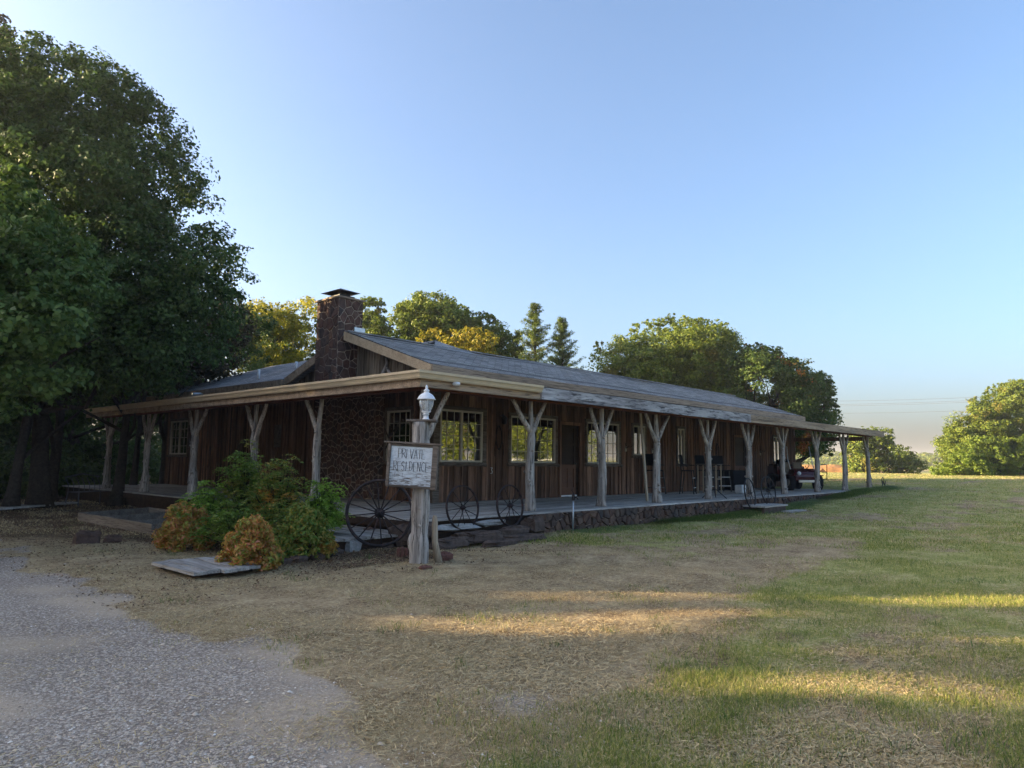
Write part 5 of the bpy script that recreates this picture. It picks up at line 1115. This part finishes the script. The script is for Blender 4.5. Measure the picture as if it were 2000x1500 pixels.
tree("oak_tree", [(1405, 700), (1450, 672), (1500, 676), (1545, 700), (1590, 720), (1615, 745), (1632, 785), (1628, 830), (1608, 866), (1640, 872), (1600, 892), (1540, 888), (1440, 850), (1400, 800)], 44, "leaf_oak_red", 0.145, 74, 1.15, 4.0, 200, 17, "dark oak flecked with red and orange leaves at the right end of the roof", (1500, 0), GB_, gate=0.16, r0=0.4, nl=40)
tree("oak_tree", [(1648, 870), (1668, 842), (1700, 832), (1735, 838), (1748, 850), (1780, 878), (1800, 905), (1806, 926), (1790, 934), (1650, 934)], 78, "leaf_right", 0.24, 32, 1.1, 3, 80, 18, "small oak standing past the right end of the porch", (1725, 0), "trees beyond the lawn", gate=0.15, nl=14)
tree("oak_tree", [(1822, 900), (1835, 860), (1860, 830), (1872, 795), (1892, 790), (1915, 765), (1960, 748), (2010, 735), (2160, 730), (2200, 930), (1830, 934)], 64, "leaf_right", 0.16, 68, 1.2, 4, 190, 19, "large sunlit oak rising at the right edge of the photo", (2000, 0), "trees beyond the lawn", gate=0.2, r0=0.4, nl=34)
tree("leafy_bush", [(1818, 934), (1822, 905), (1850, 890), (1880, 868), (1920, 852), (1960, 850), (2010, 842), (2160, 850), (2160, 934)], 60, "leaf_bright", 0.15, 68, 0.9, 2.2, 110, 20, "bright yellow green bushes under the large oak at the right edge", (1950, 0), "trees beyond the lawn", nl=10, cat="bush")

def cedar(px, top, bot, halfw, d, seed, label, mat):  # one straight leader with ascending sprays
    bp = at(px, 900, d); base = np.array([bp[0], bp[1], float(hgt(bp[0], bp[1])) - 0.05]); root = empty("cedar_tree", base, 0, label, "tree", GB_)
    rs = np.random.default_rng(seed); H = at(px, top, d)[2] - base[2]; W = halfw * d / F; b = MB(); b.tube([(0, 0, 0), (0.03, 0, H * .5), (0, 0, H * .98)], [0.13, 0.08, 0.02], 8)
    Vs = []
    for k in range(190):
        t = 0.12 + 0.86 * rs.random() ** 0.9; a = rs.random() * 6.28; L = W * (1 - t) ** 0.9 * 1.7 * (0.5 + 0.6 * rs.random()) + 0.10; z0 = H * t
        dv = np.array([math.cos(a), math.sin(a), 0.42 + 0.3 * t]); dv[2] = 0.30 + 0.25 * t; tip = np.array([0, 0, z0]) + dv * L
        b.tube([(0, 0, z0), tip * [.5, .5, 1] + [0, 0, -dv[2] * L * .5 - 0.04 + 0], tip], [0.018, 0.012, 0.004], 4, caps=False)
        m_ = 4 + int(L * 5); ts = np.linspace(0.25, 1.05, m_); C = np.array([0, 0, z0]) + dv[None] * (L * ts)[:, None] + rs.normal(size=(m_, 3)) * 0.04
        Vs.append(leaf_cloud(C, np.full(m_, 0.17) * (1.15 - 0.5 * ts), 95, 0.095, seed * 200 + k, -1, flat=0.7, aspect=0.3, shell=0.1, clump=False))
    quads("crown", np.concatenate(Vs).astype(np.float32), mat, root); b.build("trunk", "bark", root, True)
cedar(1043, 576, 760, 62, 38, 21, "taller sunlit cedar with a pointed top behind the roof", "leaf_cedar")
cedar(1097, 612, 760, 60, 40, 22, "shorter darker cedar right of the taller one", "leaf_cedar")
cedar(1008, 640, 760, 45, 40, 23, "low cedar left of the taller sunlit one, half behind the dark tree", "leaf_cedar")

# far woods: beyond counting
Cs = []; rs = np.random.default_rng(77)
for px in np.arange(-500, 2600, 9): 
    d = 210 + 120 * rs.random(); p = at(px + rs.normal() * 6, 900, d); z = float(hgt(p[0], p[1])); Cs.append([p[0], p[1], z + 1.0 + 1.6 * rs.random()])
for px in list(np.arange(1545, 1830, 5)) + list(np.arange(1545, 1690, 7)):
    d = 300 + 160 * rs.random(); p = at(px, 900, d); Cs.append([p[0], p[1], float(hgt(p[0], p[1])) + 2 + 2 * rs.random()])
Cs = np.array(Cs); kind(quads("distant_woods", leaf_cloud(Cs, 2.2 + 1.6 * rs.random(len(Cs)), 2.2, 0.9, 5, -1).astype(np.float32), "leaf_right"), "stuff")
# bare orange earth bank beyond the lawn, and the low barn in front of it
p0, p1 = at(1560, 918, 150), at(1690, 918, 150)
b = MB(); vs = []
for i in range(25):
    px = 1540 + i * 7.0; top = 908 + 1.2 * math.sin(i * 0.9) + max(0, i - 14) * 0.5; a_ = at(px, 930, 148); c_ = at(px, top, 172); e_ = at(px, top + 5, 190)
    vs += [tuple(a_), tuple(at(px, (930 + top) / 2 - 1, 160)), tuple(c_), tuple(e_)]
b.add(vs, [(i * 4 + k_, (i + 1) * 4 + k_, (i + 1) * 4 + k_ + 1, i * 4 + k_ + 1) for i in range(24) for k_ in range(3)])
kind(b.build("earth_bank", "orange_field", None, True), "structure")
bp = at(1634, 922, 135); barn = empty("far_barn", (bp[0], bp[1], bp[2] - 2.5), math.atan2(RIGHT[1], RIGHT[0]), "tiny low barn with an orange roof, seen under the far end of the porch", "barn")
MB().box((-2.2, -2, 0), (1.8, 2, 2.2)).build("wall", "barn_board", barn)
b = MB(); b.add([(-2.6, -2.3, 2.2), (2.2, -2.3, 2.4), (2.2, 0, 3.3), (-2.6, 0, 3.2), (2.2, 2.3, 2.4), (-2.6, 2.3, 2.2)], [(0, 1, 2, 3), (3, 2, 4, 5)]); b.build("roof", "orange_field", barn)

# power lines on two poles (both hidden from here)
pa, pb = at(1490, 905, 150), at(2300, 905, 105)
poles = []
for i, p in enumerate((pa, pb)):
    g_ = float(hgt(p[0], p[1])); r = empty("utility_pole", (p[0], p[1], g_ - 0.5), 0, ("wooden power pole hidden behind the red flecked oak", "wooden power pole past the right edge of the lawn")[i], "pole", "poles of the power line")
    MB().tube([(0, 0, 0), (0, 0, 13.5 if i == 0 else 12.5)], [0.16, 0.11], 10).build("shaft", "bark", r, True); MB().obox((0, 0, 12), RIGHT, EZ, FWD, -1.2, 1.2, -0.06, 0.06, -0.05, 0.05).build("crossarm", "bark", r)
for k_, (ya, yb, lb) in enumerate(((783, 752, "topmost thin power line above the right end of the porch"), (790, 757, "second thin power line, just under the topmost one"), (793, 760, "third thin power line, close under the second"), (806, 780, "lowest thin power line, well below the others"))):
    a_, c_ = at(1490, ya, 150), at(2300, yb, 105); b = MB(); b.tube([a_ + (c_ - a_) * t - np.array([0, 0, 1.0]) * 4 * t * (1 - t) * 0.8 for t in np.linspace(0, 1, 24)], 0.022, 4, caps=False)
    tag(b.build("power_line", "wire_grey"), lb, "cable", "power lines over the far lawn")

# ------------------------------------------------------------------ trees out of frame that shade the lawn (left) and stand across the drive (right)
# gaps cut into the unseen crowns to let the sun through: (distance, side, half sizes, openness) of the pools of light on the lawn
POOLS = [(5.1, 2.2, 0.34, 1.35, 0.999), (4.75, 3.3, 0.20, 0.8, 0.95), (8.25, 5.5, 0.42, 1.9, 0.999), (6.4, 4.9, 0.22, 1.0, 0.97), (8.3, 1.3, 0.36, 1.7, 0.93), (6.8, 0.6, 0.50, 1.6, 0.96), (7.4, 1.8, 0.22, 1.3, 0.9), (5.9, 2.8, 0.16, 1.0, 0.9)]
def cut_sun_gaps(base):
    az = np.array(SUN_AZ) / math.hypot(*SUN_AZ); ct = 1 / math.tan(SUN_EL)
    def f(P, rs):
        g = P[:, :2] + np.array(base[:2]) - az[None] * (P[:, 2] * ct)[:, None] - CAM[None, :2]; t = g @ FWD[:2]; L = g @ RIGHT[:2]; keep = np.ones(len(P), bool)
        w_ = 0.22 * np.sin(L * 5.1) + 0.18 * np.sin(L * 11 + 1) + 0.2 * np.sin(t * 13)
        for (t0, l0, a, b_, op) in POOLS: keep &= ~((((t - t0) / a) ** 2 + ((L - l0) / b_) ** 2 < 1.25 + w_) & (rs.random(len(P)) < op))
        return keep
    return f
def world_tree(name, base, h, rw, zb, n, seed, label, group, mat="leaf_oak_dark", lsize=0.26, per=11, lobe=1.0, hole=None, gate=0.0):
    rs = np.random.default_rng(seed); base = np.array(base, float); root = empty(name, base, 0, label, "tree", group); C = []
    while len(C) < n:
        q = rs.uniform(-1, 1, 3)
        if np.linalg.norm(q) < 1: C.append(np.array([q[0] * rw, q[1] * rw, zb + (h - zb) * (q[2] + 1) / 2]))
    C = np.array(C); Rr = lobe * (0.6 + 0.7 * rs.random(n)); quads("crown", leaf_cloud(C, Rr, per, lsize, seed, gate, shell=0.2, clump=False, landing=cut_sun_gaps(base) if hole else None).astype(np.float32), mat, root)
    b = MB(); trunk_mesh(b, (0, 0, 0), (0.2, 0.1, h * 0.75 if not hole else 5.0), 0.28, C, Rr, 12 if not hole else 0, seed); b.build("trunk", "bark", root, True); return root
LEFT = -RIGHT
SL = ["broad oak behind the photographer", "tall oak level with the photographer", "oak with gaps cut to light the near lawn", "oak with gaps cut to light the middle of the lawn", "broad oak level with the boardwalk step", "oak level with the sign post", "tall oak level with the porch corner", "tall oak level with the chimney", "oak behind the side wing", "large oak in the second row", "far oak in line with the rear wing", "farthest oak", "low spreading oak nearest the side porch", "low spreading oak beyond it", "second row oak behind the photographer", "second row oak level with the photographer", "second row oak behind the first gap of light", "second row oak behind the second gap of light", "tall third row oak"]
RL = ["oak straight across from the second window", "oak right of the fence middle", "oak behind the fence end", "small oak beside the white board", "oak well past the fence", "oak nearest the photographer", "farthest oak"]
for i, (t, s_, rw, h, zb) in enumerate(((-9, 27, 4.2, 11, 1.0), (-2.5, 28, 3.6, 10.5, 0.8), (2.4, 27.5, 2.8, 10.5, 0.6), (6.6, 28, 2.6, 10.5, 0.6), (11.6, 28, 3.2, 11, 0.5), (17.0, 27, 3.4, 10.5, 0.5), (23.5, 28, 3.8, 11.5, 0.4), (30, 29, 3.8, 12, 0.4), (37, 33, 4.2, 12, 0.5), (14.5, 33, 4, 11.5, 1.0), (46, 42, 4.5, 12, 1), (54, 44, 4.5, 12, 1), (21, 23.5, 2.6, 8, 0.2), (27, 24.5, 2.8, 8, 0.2), (-6, 33, 3.6, 11.5, 0.8), (-0.2, 33, 3.4, 11.5, 0.8), (4.6, 33.5, 3.2, 11.5, 0.8), (9.2, 33, 3.4, 11.5, 0.8), (13.5, 39, 3.6, 12, 0.8))):
    p = CAM + LEFT * s_ + FWD * t; world_tree("shade_oak", (p[0], p[1], 0), h, rw, zb, int(20 + rw * rw * 5.5), 200 + i, SL[i] + ", in the wood left of the photo", "oaks of the wood left of the photo", per=15, lsize=0.3, hole=True, gate=-2)
for i, (x, y, h, rw) in enumerate(((38, -32, 7, 4), (47, -38, 8, 5), (56, -40, 7, 4.5), (30, -34, 7, 4), (66, -46, 8, 5), (22, -36, 8, 4.5), (80, -52, 8, 6))):
    world_tree("field_oak", (x, y, float(hgt(x, y))), h, rw, 0.6, 40, 300 + i, RL[i] + " across the drive, mirrored in the windows", "oaks across the drive", "leaf_oak", 0.3, 9, 1.2)
fe = empty("pipe_fence", (0, 0, 0), 0, "white pipe rail fence across the drive, mirrored in the windows", "fence")
b = MB()
for z in (0.45, 0.85, 1.25): b.tube([(14, -24, z), (26, -25, z + .2), (44, -26, z + .45)], 0.035, 6)
b.build("rail", "white_paint", fe)
for i in range(11): x = 14 + i * 3; MB().tube([(x, -24 - (x - 14) / 15, 0), (x, -24 - (x - 14) / 15, 1.4 + (x - 14) / 60)], 0.05, 8).build("fence_post", "white_paint", fe)
bl = empty("drive_sign", (16.5, -21.0, 0.0), R(200), "white board on two legs across the drive, mirrored in the windows", "sign")
MB().box((-0.9, -0.02, 1.3), (0.9, 0.02, 2.3)).build("panel", "white_paint", bl)
for x in (-0.8, 0.8): MB().box((x - 0.05, 0.021, 0), (x + 0.05, 0.11, 2.3)).build("leg", "white_paint", bl)

# ------------------------------------------------------------------ shrubs in front of the porch
GLW = "low rounded shrubs in front of the porch"
q = at(372, 900, 11.95); bush("low_shrub", (q[0], q[1], 0), 0.47, 0.80, "leaf_nandina_orange", 0.070, 600, 80, 401, "low rounded yellow orange shrub beside the raised bed, leftmost of three", GLW, lobe=0.12, up=0.2, aspect=0.42)
q = at(497, 900, 9.98); bush("low_shrub", (q[0], q[1], 0), 0.42, 0.70, "leaf_nandina_orange", 0.070, 640, 75, 402, "low rounded shrub with the reddest orange leaves, nearest of three", GLW, lobe=0.12, up=0.2, aspect=0.42)
q = at(602, 900, 11.1); bush("low_shrub", (q[0], q[1], 0), 0.47, 0.78, "leaf_nandina_mixed", 0.070, 600, 80, 403, "low rounded half green half orange shrub next to the big wheel", GLW, lobe=0.12, up=0.2, aspect=0.42)
def frond_shrub(px, py, h, spread, n, mat, seed, label, d=None, lean=(0, 0)):
    """upright stems ending in airy fans of small leaflets"""
    q = ong(px, py) if d is None else at(px, 900, d); base = np.array([q[0], q[1], 0.0]); root = empty("tall_shrub", base, 0, label, "shrub", "tall leafy shrubs at the porch corner"); rs = np.random.default_rng(seed); b = MB(); P = []; T = []
    for k in range(n):
        a = rs.random() * 6.28; rr = spread * rs.random() ** 0.6; hh_ = h * (1 - 0.45 * (rr / spread) ** 2) * (0.62 + 0.40 * rs.random()); tip = np.array([math.cos(a) * rr + lean[0] * hh_, math.sin(a) * rr + lean[1] * hh_, hh_])
        b.tube([(0.05 * math.cos(a), 0.05 * math.sin(a), 0), tip * [.35, .35, .55], tip], [0.010, 0.007, 0.003], 5, caps=False)
        for m_ in range(7):                                            # arching rachis with leaflets
            az = rs.random() * 6.28; L = 0.16 + 0.16 * rs.random(); st_ = tip * [0.6 + .4 * rs.random(), 0.6 + .4 * rs.random(), 1] * [1, 1, 0.55 + 0.45 * rs.random()]
            for j in range(13):
                t = (j + 1) / 13; o_ = np.array([math.cos(az), math.sin(az), 0.55 - 0.7 * t]) * L * t
                for sg in (-1, 1):
                    sd = np.array([-math.sin(az), math.cos(az), 0.15]) * sg; P.append(st_ + o_ + sd * 0.03 * (1.3 - t * .6) + rs.normal(size=3) * 0.006); T.append(_u(sd + np.array([math.cos(az), math.sin(az), -0.1]) * 0.7 + rs.normal(size=3) * 0.25))
    P, T = np.array(P), np.array(T); N = nrm(np.array([0, 0, 1.]) + rs.normal(size=P.shape) * 0.45); B = nrm(np.cross(N, T)); s = (0.052 * (0.7 + 0.7 * rs.random(len(P))))[:, None]
    quads("foliage", np.stack([P - T * s * .5, P + B * s * .22, P + T * s * .5, P - B * s * .22], 1).astype(np.float32), mat, root); b.build("stem", "bark", root)
frond_shrub(412, 0, 1.18, 0.52, 56, "leaf_nandina_lime", 411, "bright green airy shrub reaching over the left low shrub", 12.6)
frond_shrub(482, 0, 2.0, 0.46, 62, "leaf_nandina_green", 412, "tallest dark green shrub hiding the second side porch post", 12.9)
frond_shrub(548, 0, 1.72, 0.54, 76, "leaf_nandina_mixed", 413, "tall orange and green shrub in the middle of the shrub bed", 12.2)
frond_shrub(628, 0, 1.30, 0.38, 44, "leaf_nandina_lime", 414, "light green shrub in front of the thick side porch post", 12.4, lean=(0.05, -0.05))
frond_shrub(460, 0, 0.80, 0.55, 46, "leaf_nandina_green", 415, "low green filler shrub behind the orange low shrub", 11.6)
frond_shrub(556, 0, 0.85, 0.50, 50, "leaf_nandina_mixed", 416, "short mixed shrub between the tall middle shrub and the right low shrub", 11.5)

# ------------------------------------------------------------------ ground cover
def scatter(n, dmin, dmax, seed, power=1.0, lat=0.78):
    """points over the visible ground, thinning out with distance"""
    rs = np.random.default_rng(seed); u = rs.random(n); d = (dmin ** (1 - power) + u * (dmax ** (1 - power) - dmin ** (1 - power))) ** (1 / (1 - power)) if power != 1 else dmin * (dmax / dmin) ** u
    l = (rs.random(n) * 2 - 1) * lat * d + 0; x = CAM[0] + FWD[0] * d + RIGHT[0] * l; y = CAM[1] + FWD[1] * d + RIGHT[1] * l
    return x, y, d
def clear(x, y):
    """not under the house or the boards"""
    k = ~((x > -0.25) & (y > -0.33) & (x < 27)) & ~((x > -4.6) & (x < -3.5) & (y > -1.15) & (y < 0.1)) & ~((x > -2.1) & (x < -0.2) & (y > -0.25) & (y < 3.6)) & ~((x > -3.0) & (x < -1.0) & (y > 4.6) & (y < 9.2))
    return k
def blades(x, y, h, w, seed, lean=0.5):
    rs = np.random.default_rng(seed); n = len(x); z = hgt(x, y); a = rs.random(n) * 6.28; t = rs.random(n) * 6.28; L = lean * (0.3 + rs.random(n))
    B = np.stack([x, y, z - 0.005], -1); s = np.stack([np.cos(a), np.sin(a), np.zeros(n)], -1) * (w / 2)[:, None]; dr = np.stack([np.cos(t) * L, np.sin(t) * L, np.ones(n)], -1)
    m_ = B + dr * [1, 1, 1] * (h * 0.55)[:, None] * np.array([0.6, 0.6, 1]); e = B + dr * h[:, None] * np.array([1.25, 1.25, 0.92])
    q1 = np.stack([B - s, B + s, m_ + s * .7, m_ - s * .7], 1); q2 = np.stack([m_ - s * .7, m_ + s * .7, e + s * .12, e - s * .12], 1)
    return np.stack([q1, q2], 1).reshape(-1, 4, 3)
def grass_layer(name, n, dmin, dmax, seed, which, h0, w0, mat, power=1.4, thr=0.25, lean=0.5, grow=0.0, gf=2.6):
    x, y, d = scatter(n, dmin, dmax, seed, power); g, r_, l_ = zones(x, y); P = np.stack([x, y], -1); cl = 0.5 + 0.5 * snoise(P, gf, seed) + 0.3 * snoise(P, gf * 2.7, seed + 1)
    rs = np.random.default_rng(seed + 9)
    if which == 'green': pr_ = np.clip((r_ * 1.3 + 0.03) * (0.25 + cl) - 0.08, 0, 1)
    elif which == 'straw': pr_ = np.clip((1 - g * 1.15) * (0.15 + 0.9 * cl), 0, 1)
    else: pr_ = np.exp(-((y + 0.68) / 0.28) ** 2) * (x > 3.3 + 0.4 * rs.random(len(x))) * (x < 27.5) * (0.5 + 0.5 * cl)
    k = (rs.random(len(x)) < pr_) & clear(x, y); x, y, d, cl = x[k], y[k], d[k], cl[k]; sc = (1 + grow * d)
    h = h0 * (0.45 + 0.8 * rs.random(len(x))) * (0.6 + 0.6 * np.clip(cl, 0, 1.3)); w = w0 * (0.7 + 0.6 * rs.random(len(x))) * sc
    return kind(quads(name, blades(x, y, h, w, seed + 3, lean).astype(np.float32), mat), "stuff")
grass_layer("grass", 420000, 2.9, 14, 501, 'green', 0.050, 0.0032, "grass_green", 1.5, grow=0.06)
grass_layer("dry_grass", 520000, 2.9, 15, 511, 'straw', 0.022, 0.0024, "grass_straw", 1.5, lean=1.3, grow=0.08)
grass_layer("grass", 230000, 13, 70, 521, 'green', 0.060, 0.0075, "grass_green", 1.3, grow=0.05)
grass_layer("dry_grass", 180000, 14, 70, 531, 'straw', 0.045, 0.0075, "grass_straw", 1.3, lean=1.2, grow=0.05)
x, y, d = None, None, None
rs = np.random.default_rng(541); n = 42000; x = 3.3 + 24 * rs.random(n) ** 0.8; y = -0.50 - np.abs(rs.normal(size=n)) * 0.30; k_ = rs.random(n) < 0.9
kind(quads("lush_grass", blades(x, y, 0.10 * (0.4 + 0.9 * rs.random(n)) * (0.6 + 0.5 * (x > 7)), 0.010 * (0.7 + 0.6 * rs.random(n)), 541, 0.5).astype(np.float32), "grass_lush"), "stuff")
# taller tufts and weeds standing out of the short turf
rs = np.random.default_rng(601); tx, ty, td = scatter(900, 3.1, 26, 602, 1.3); g, r_, l_ = zones(tx, ty); k_ = (rs.random(900) < 0.15 + r_) & (g < 0.5) & clear(tx, ty); tx, ty = tx[k_], ty[k_]
m_ = 26; rr = 0.05 + 0.06 * rs.random(len(tx)); X_ = (tx[:, None] + rs.normal(size=(len(tx), m_)) * rr[:, None]).ravel(); Y_ = (ty[:, None] + rs.normal(size=(len(tx), m_)) * rr[:, None]).ravel(); H_ = np.repeat(0.06 + 0.05 * rs.random(len(tx)), m_) * (0.4 + 0.8 * rs.random(len(X_)))
kind(quads("grass_tufts", blades(X_, Y_, H_, 0.0045 * (0.7 + 0.6 * rs.random(len(X_))), 603, 0.8).astype(np.float32), "grass_lush"), "stuff")
# straw and dead leaves lying flat
x, y, d = scatter(520000, 3, 17, 551, 1.5); g, r_, l_ = zones(x, y); rs = np.random.default_rng(552)
k_ = (rs.random(len(x)) < np.clip((1 - g * 0.97) * (1 - r_ * 0.8) * np.clip(0.55 + 0.8 * snoise(np.stack([x, y], -1), 2.4, 91), 0.08, 1), 0, 1)) & clear(x, y); x, y, l_ = x[k_], y[k_], l_[k_]; n = len(x); a = rs.random(n) * 6.28; z = hgt(x, y) + 0.004 + 0.014 * rs.random(n)
L = 0.008 + 0.026 * rs.random(n) ** 2; T = np.stack([np.cos(a), np.sin(a), rs.normal(size=n) * 0.22], -1) * L[:, None]; B = np.stack([-np.sin(a), np.cos(a), rs.normal(size=n) * 0.3], -1) * (0.0017 + 0.0010 * rs.random(n))[:, None]; P = np.stack([x, y, z], -1)
kind(quads("straw_litter", np.stack([P - T - B, P + T - B, P + T + B, P - T + B], 1).astype(np.float32), "grass_straw"), "stuff")
leaf("dead_leaf", [(0.06, 0.035, 0.02), (0.14, 0.075, 0.04), (0.22, 0.13, 0.07), (0.09, 0.06, 0.04)], trans=0.1)
rs = np.random.default_rng(561); n = 80000; x = -6 + 9 * rs.random(n); y = -2.5 + 17 * rs.random(n) ** 1.4; P2 = np.stack([x, y], -1); g, r_, l_ = zones(x, y); k_ = (rs.random(n) < (0.12 + l_)) & clear(x, y) & (snoise(P2, 2, 8) > -0.6)
x, y = x[k_], y[k_]; n = len(x); P = np.stack([x, y, hgt(x, y) + 0.008 + 0.02 * rs.random(n)], -1); N = nrm(np.stack([rs.normal(size=n) * .5, rs.normal(size=n) * .5, np.ones(n)], -1)); T = nrm(np.cross(N, rs.normal(size=(n, 3)))); B = np.cross(N, T); s = (0.010 + 0.014 * rs.random(n))[:, None]
kind(quads("dead_leaves", np.stack([P - T * s, P + B * s * .5, P + T * s, P - B * s * .5], 1).astype(np.float32), "dead_leaf"), "stuff")
# gravel: irregular octahedral stones
x, y, d = scatter(190000, 3, 19, 571, 1.7, 0.80); g, r_, l_ = zones(x, y); P2 = np.stack([x, y], -1); rs = np.random.default_rng(572); cl = grit(x, y) ** 1.0
k_ = rs.random(len(x)) < np.clip(g * np.clip(cl, 0.05, 1) + 0.03 * np.exp(-np.clip(x + 5.6, 0, 9) / 0.7) + 0.003, 0, 1); x, y, d = x[k_], y[k_], d[k_]; n = len(x)
r0_ = (0.0032 + 0.0062 * rs.random(n) ** 3.2 + (rs.random(n) < 0.012) * 0.014 * rs.random(n)) * (1 + 0.025 * d)
D = np.array([[1, 0, 0], [0, 1, 0], [-1, 0, 0], [0, -1, 0], [0, 0, 1]], float); jit = 1 + 0.35 * rs.normal(size=(n, 5, 1)).clip(-1.5, 1.5) * 0.6; az = rs.random(n) * 6.28; ca_, sa_ = np.cos(az), np.sin(az)
Vv = D[None] * jit * r0_[:, None, None]; Vv[:, :, 2] *= 0.75; Vv[:, :4, 2] += (rs.random((n, 4)) * 0.4) * r0_[:, None]
Xr = Vv[:, :, 0] * ca_[:, None] - Vv[:, :, 1] * sa_[:, None]; Yr = Vv[:, :, 0] * sa_[:, None] + Vv[:, :, 1] * ca_[:, None]; Vv = np.stack([Xr + x[:, None], Yr + y[:, None], Vv[:, :, 2] + (hgt(x, y))[:, None]], -1)
me = bpy.data.meshes.new("gravel"); me.vertices.add(n * 5); me.vertices.foreach_set("co", Vv.reshape(-1).astype(np.float32)); tf = np.array([[0, 1, 4], [1, 2, 4], [2, 3, 4], [3, 0, 4]]); ff = (tf[None] + (np.arange(n) * 5)[:, None, None]).reshape(-1)
me.loops.add(len(ff)); me.loops.foreach_set("vertex_index", ff.astype(np.int32)); me.polygons.add(len(ff) // 3); me.polygons.foreach_set("loop_start", np.arange(0, len(ff), 3, dtype=np.int32)); me.update(calc_edges=True); me.materials.append(M["gravel_stone"])
o = bpy.data.objects.new("gravel", me); COL.objects.link(o); kind(o, "stuff")

# ------------------------------------------------------------------ thin evening haze over the far fields
hz = bpy.data.materials.new("haze_air"); hz.use_nodes = True; hn = hz.node_tree.nodes; hn.remove(hn["Principled BSDF"])
pv = hn.new("ShaderNodeVolumePrincipled"); pv.inputs["Color"].default_value = (0.95, 0.95, 0.97, 1); pv.inputs["Density"].default_value = 0.00055; pv.inputs["Anisotropy"].default_value = 0.2
hz.node_tree.links.new(pv.outputs[0], hn["Material Output"].inputs["Volume"]); M["haze_air"] = hz
kind(MB().box((-2600, -2600, -9.5), (2600, 2600, 24)).build("haze", "haze_air"), "stuff")
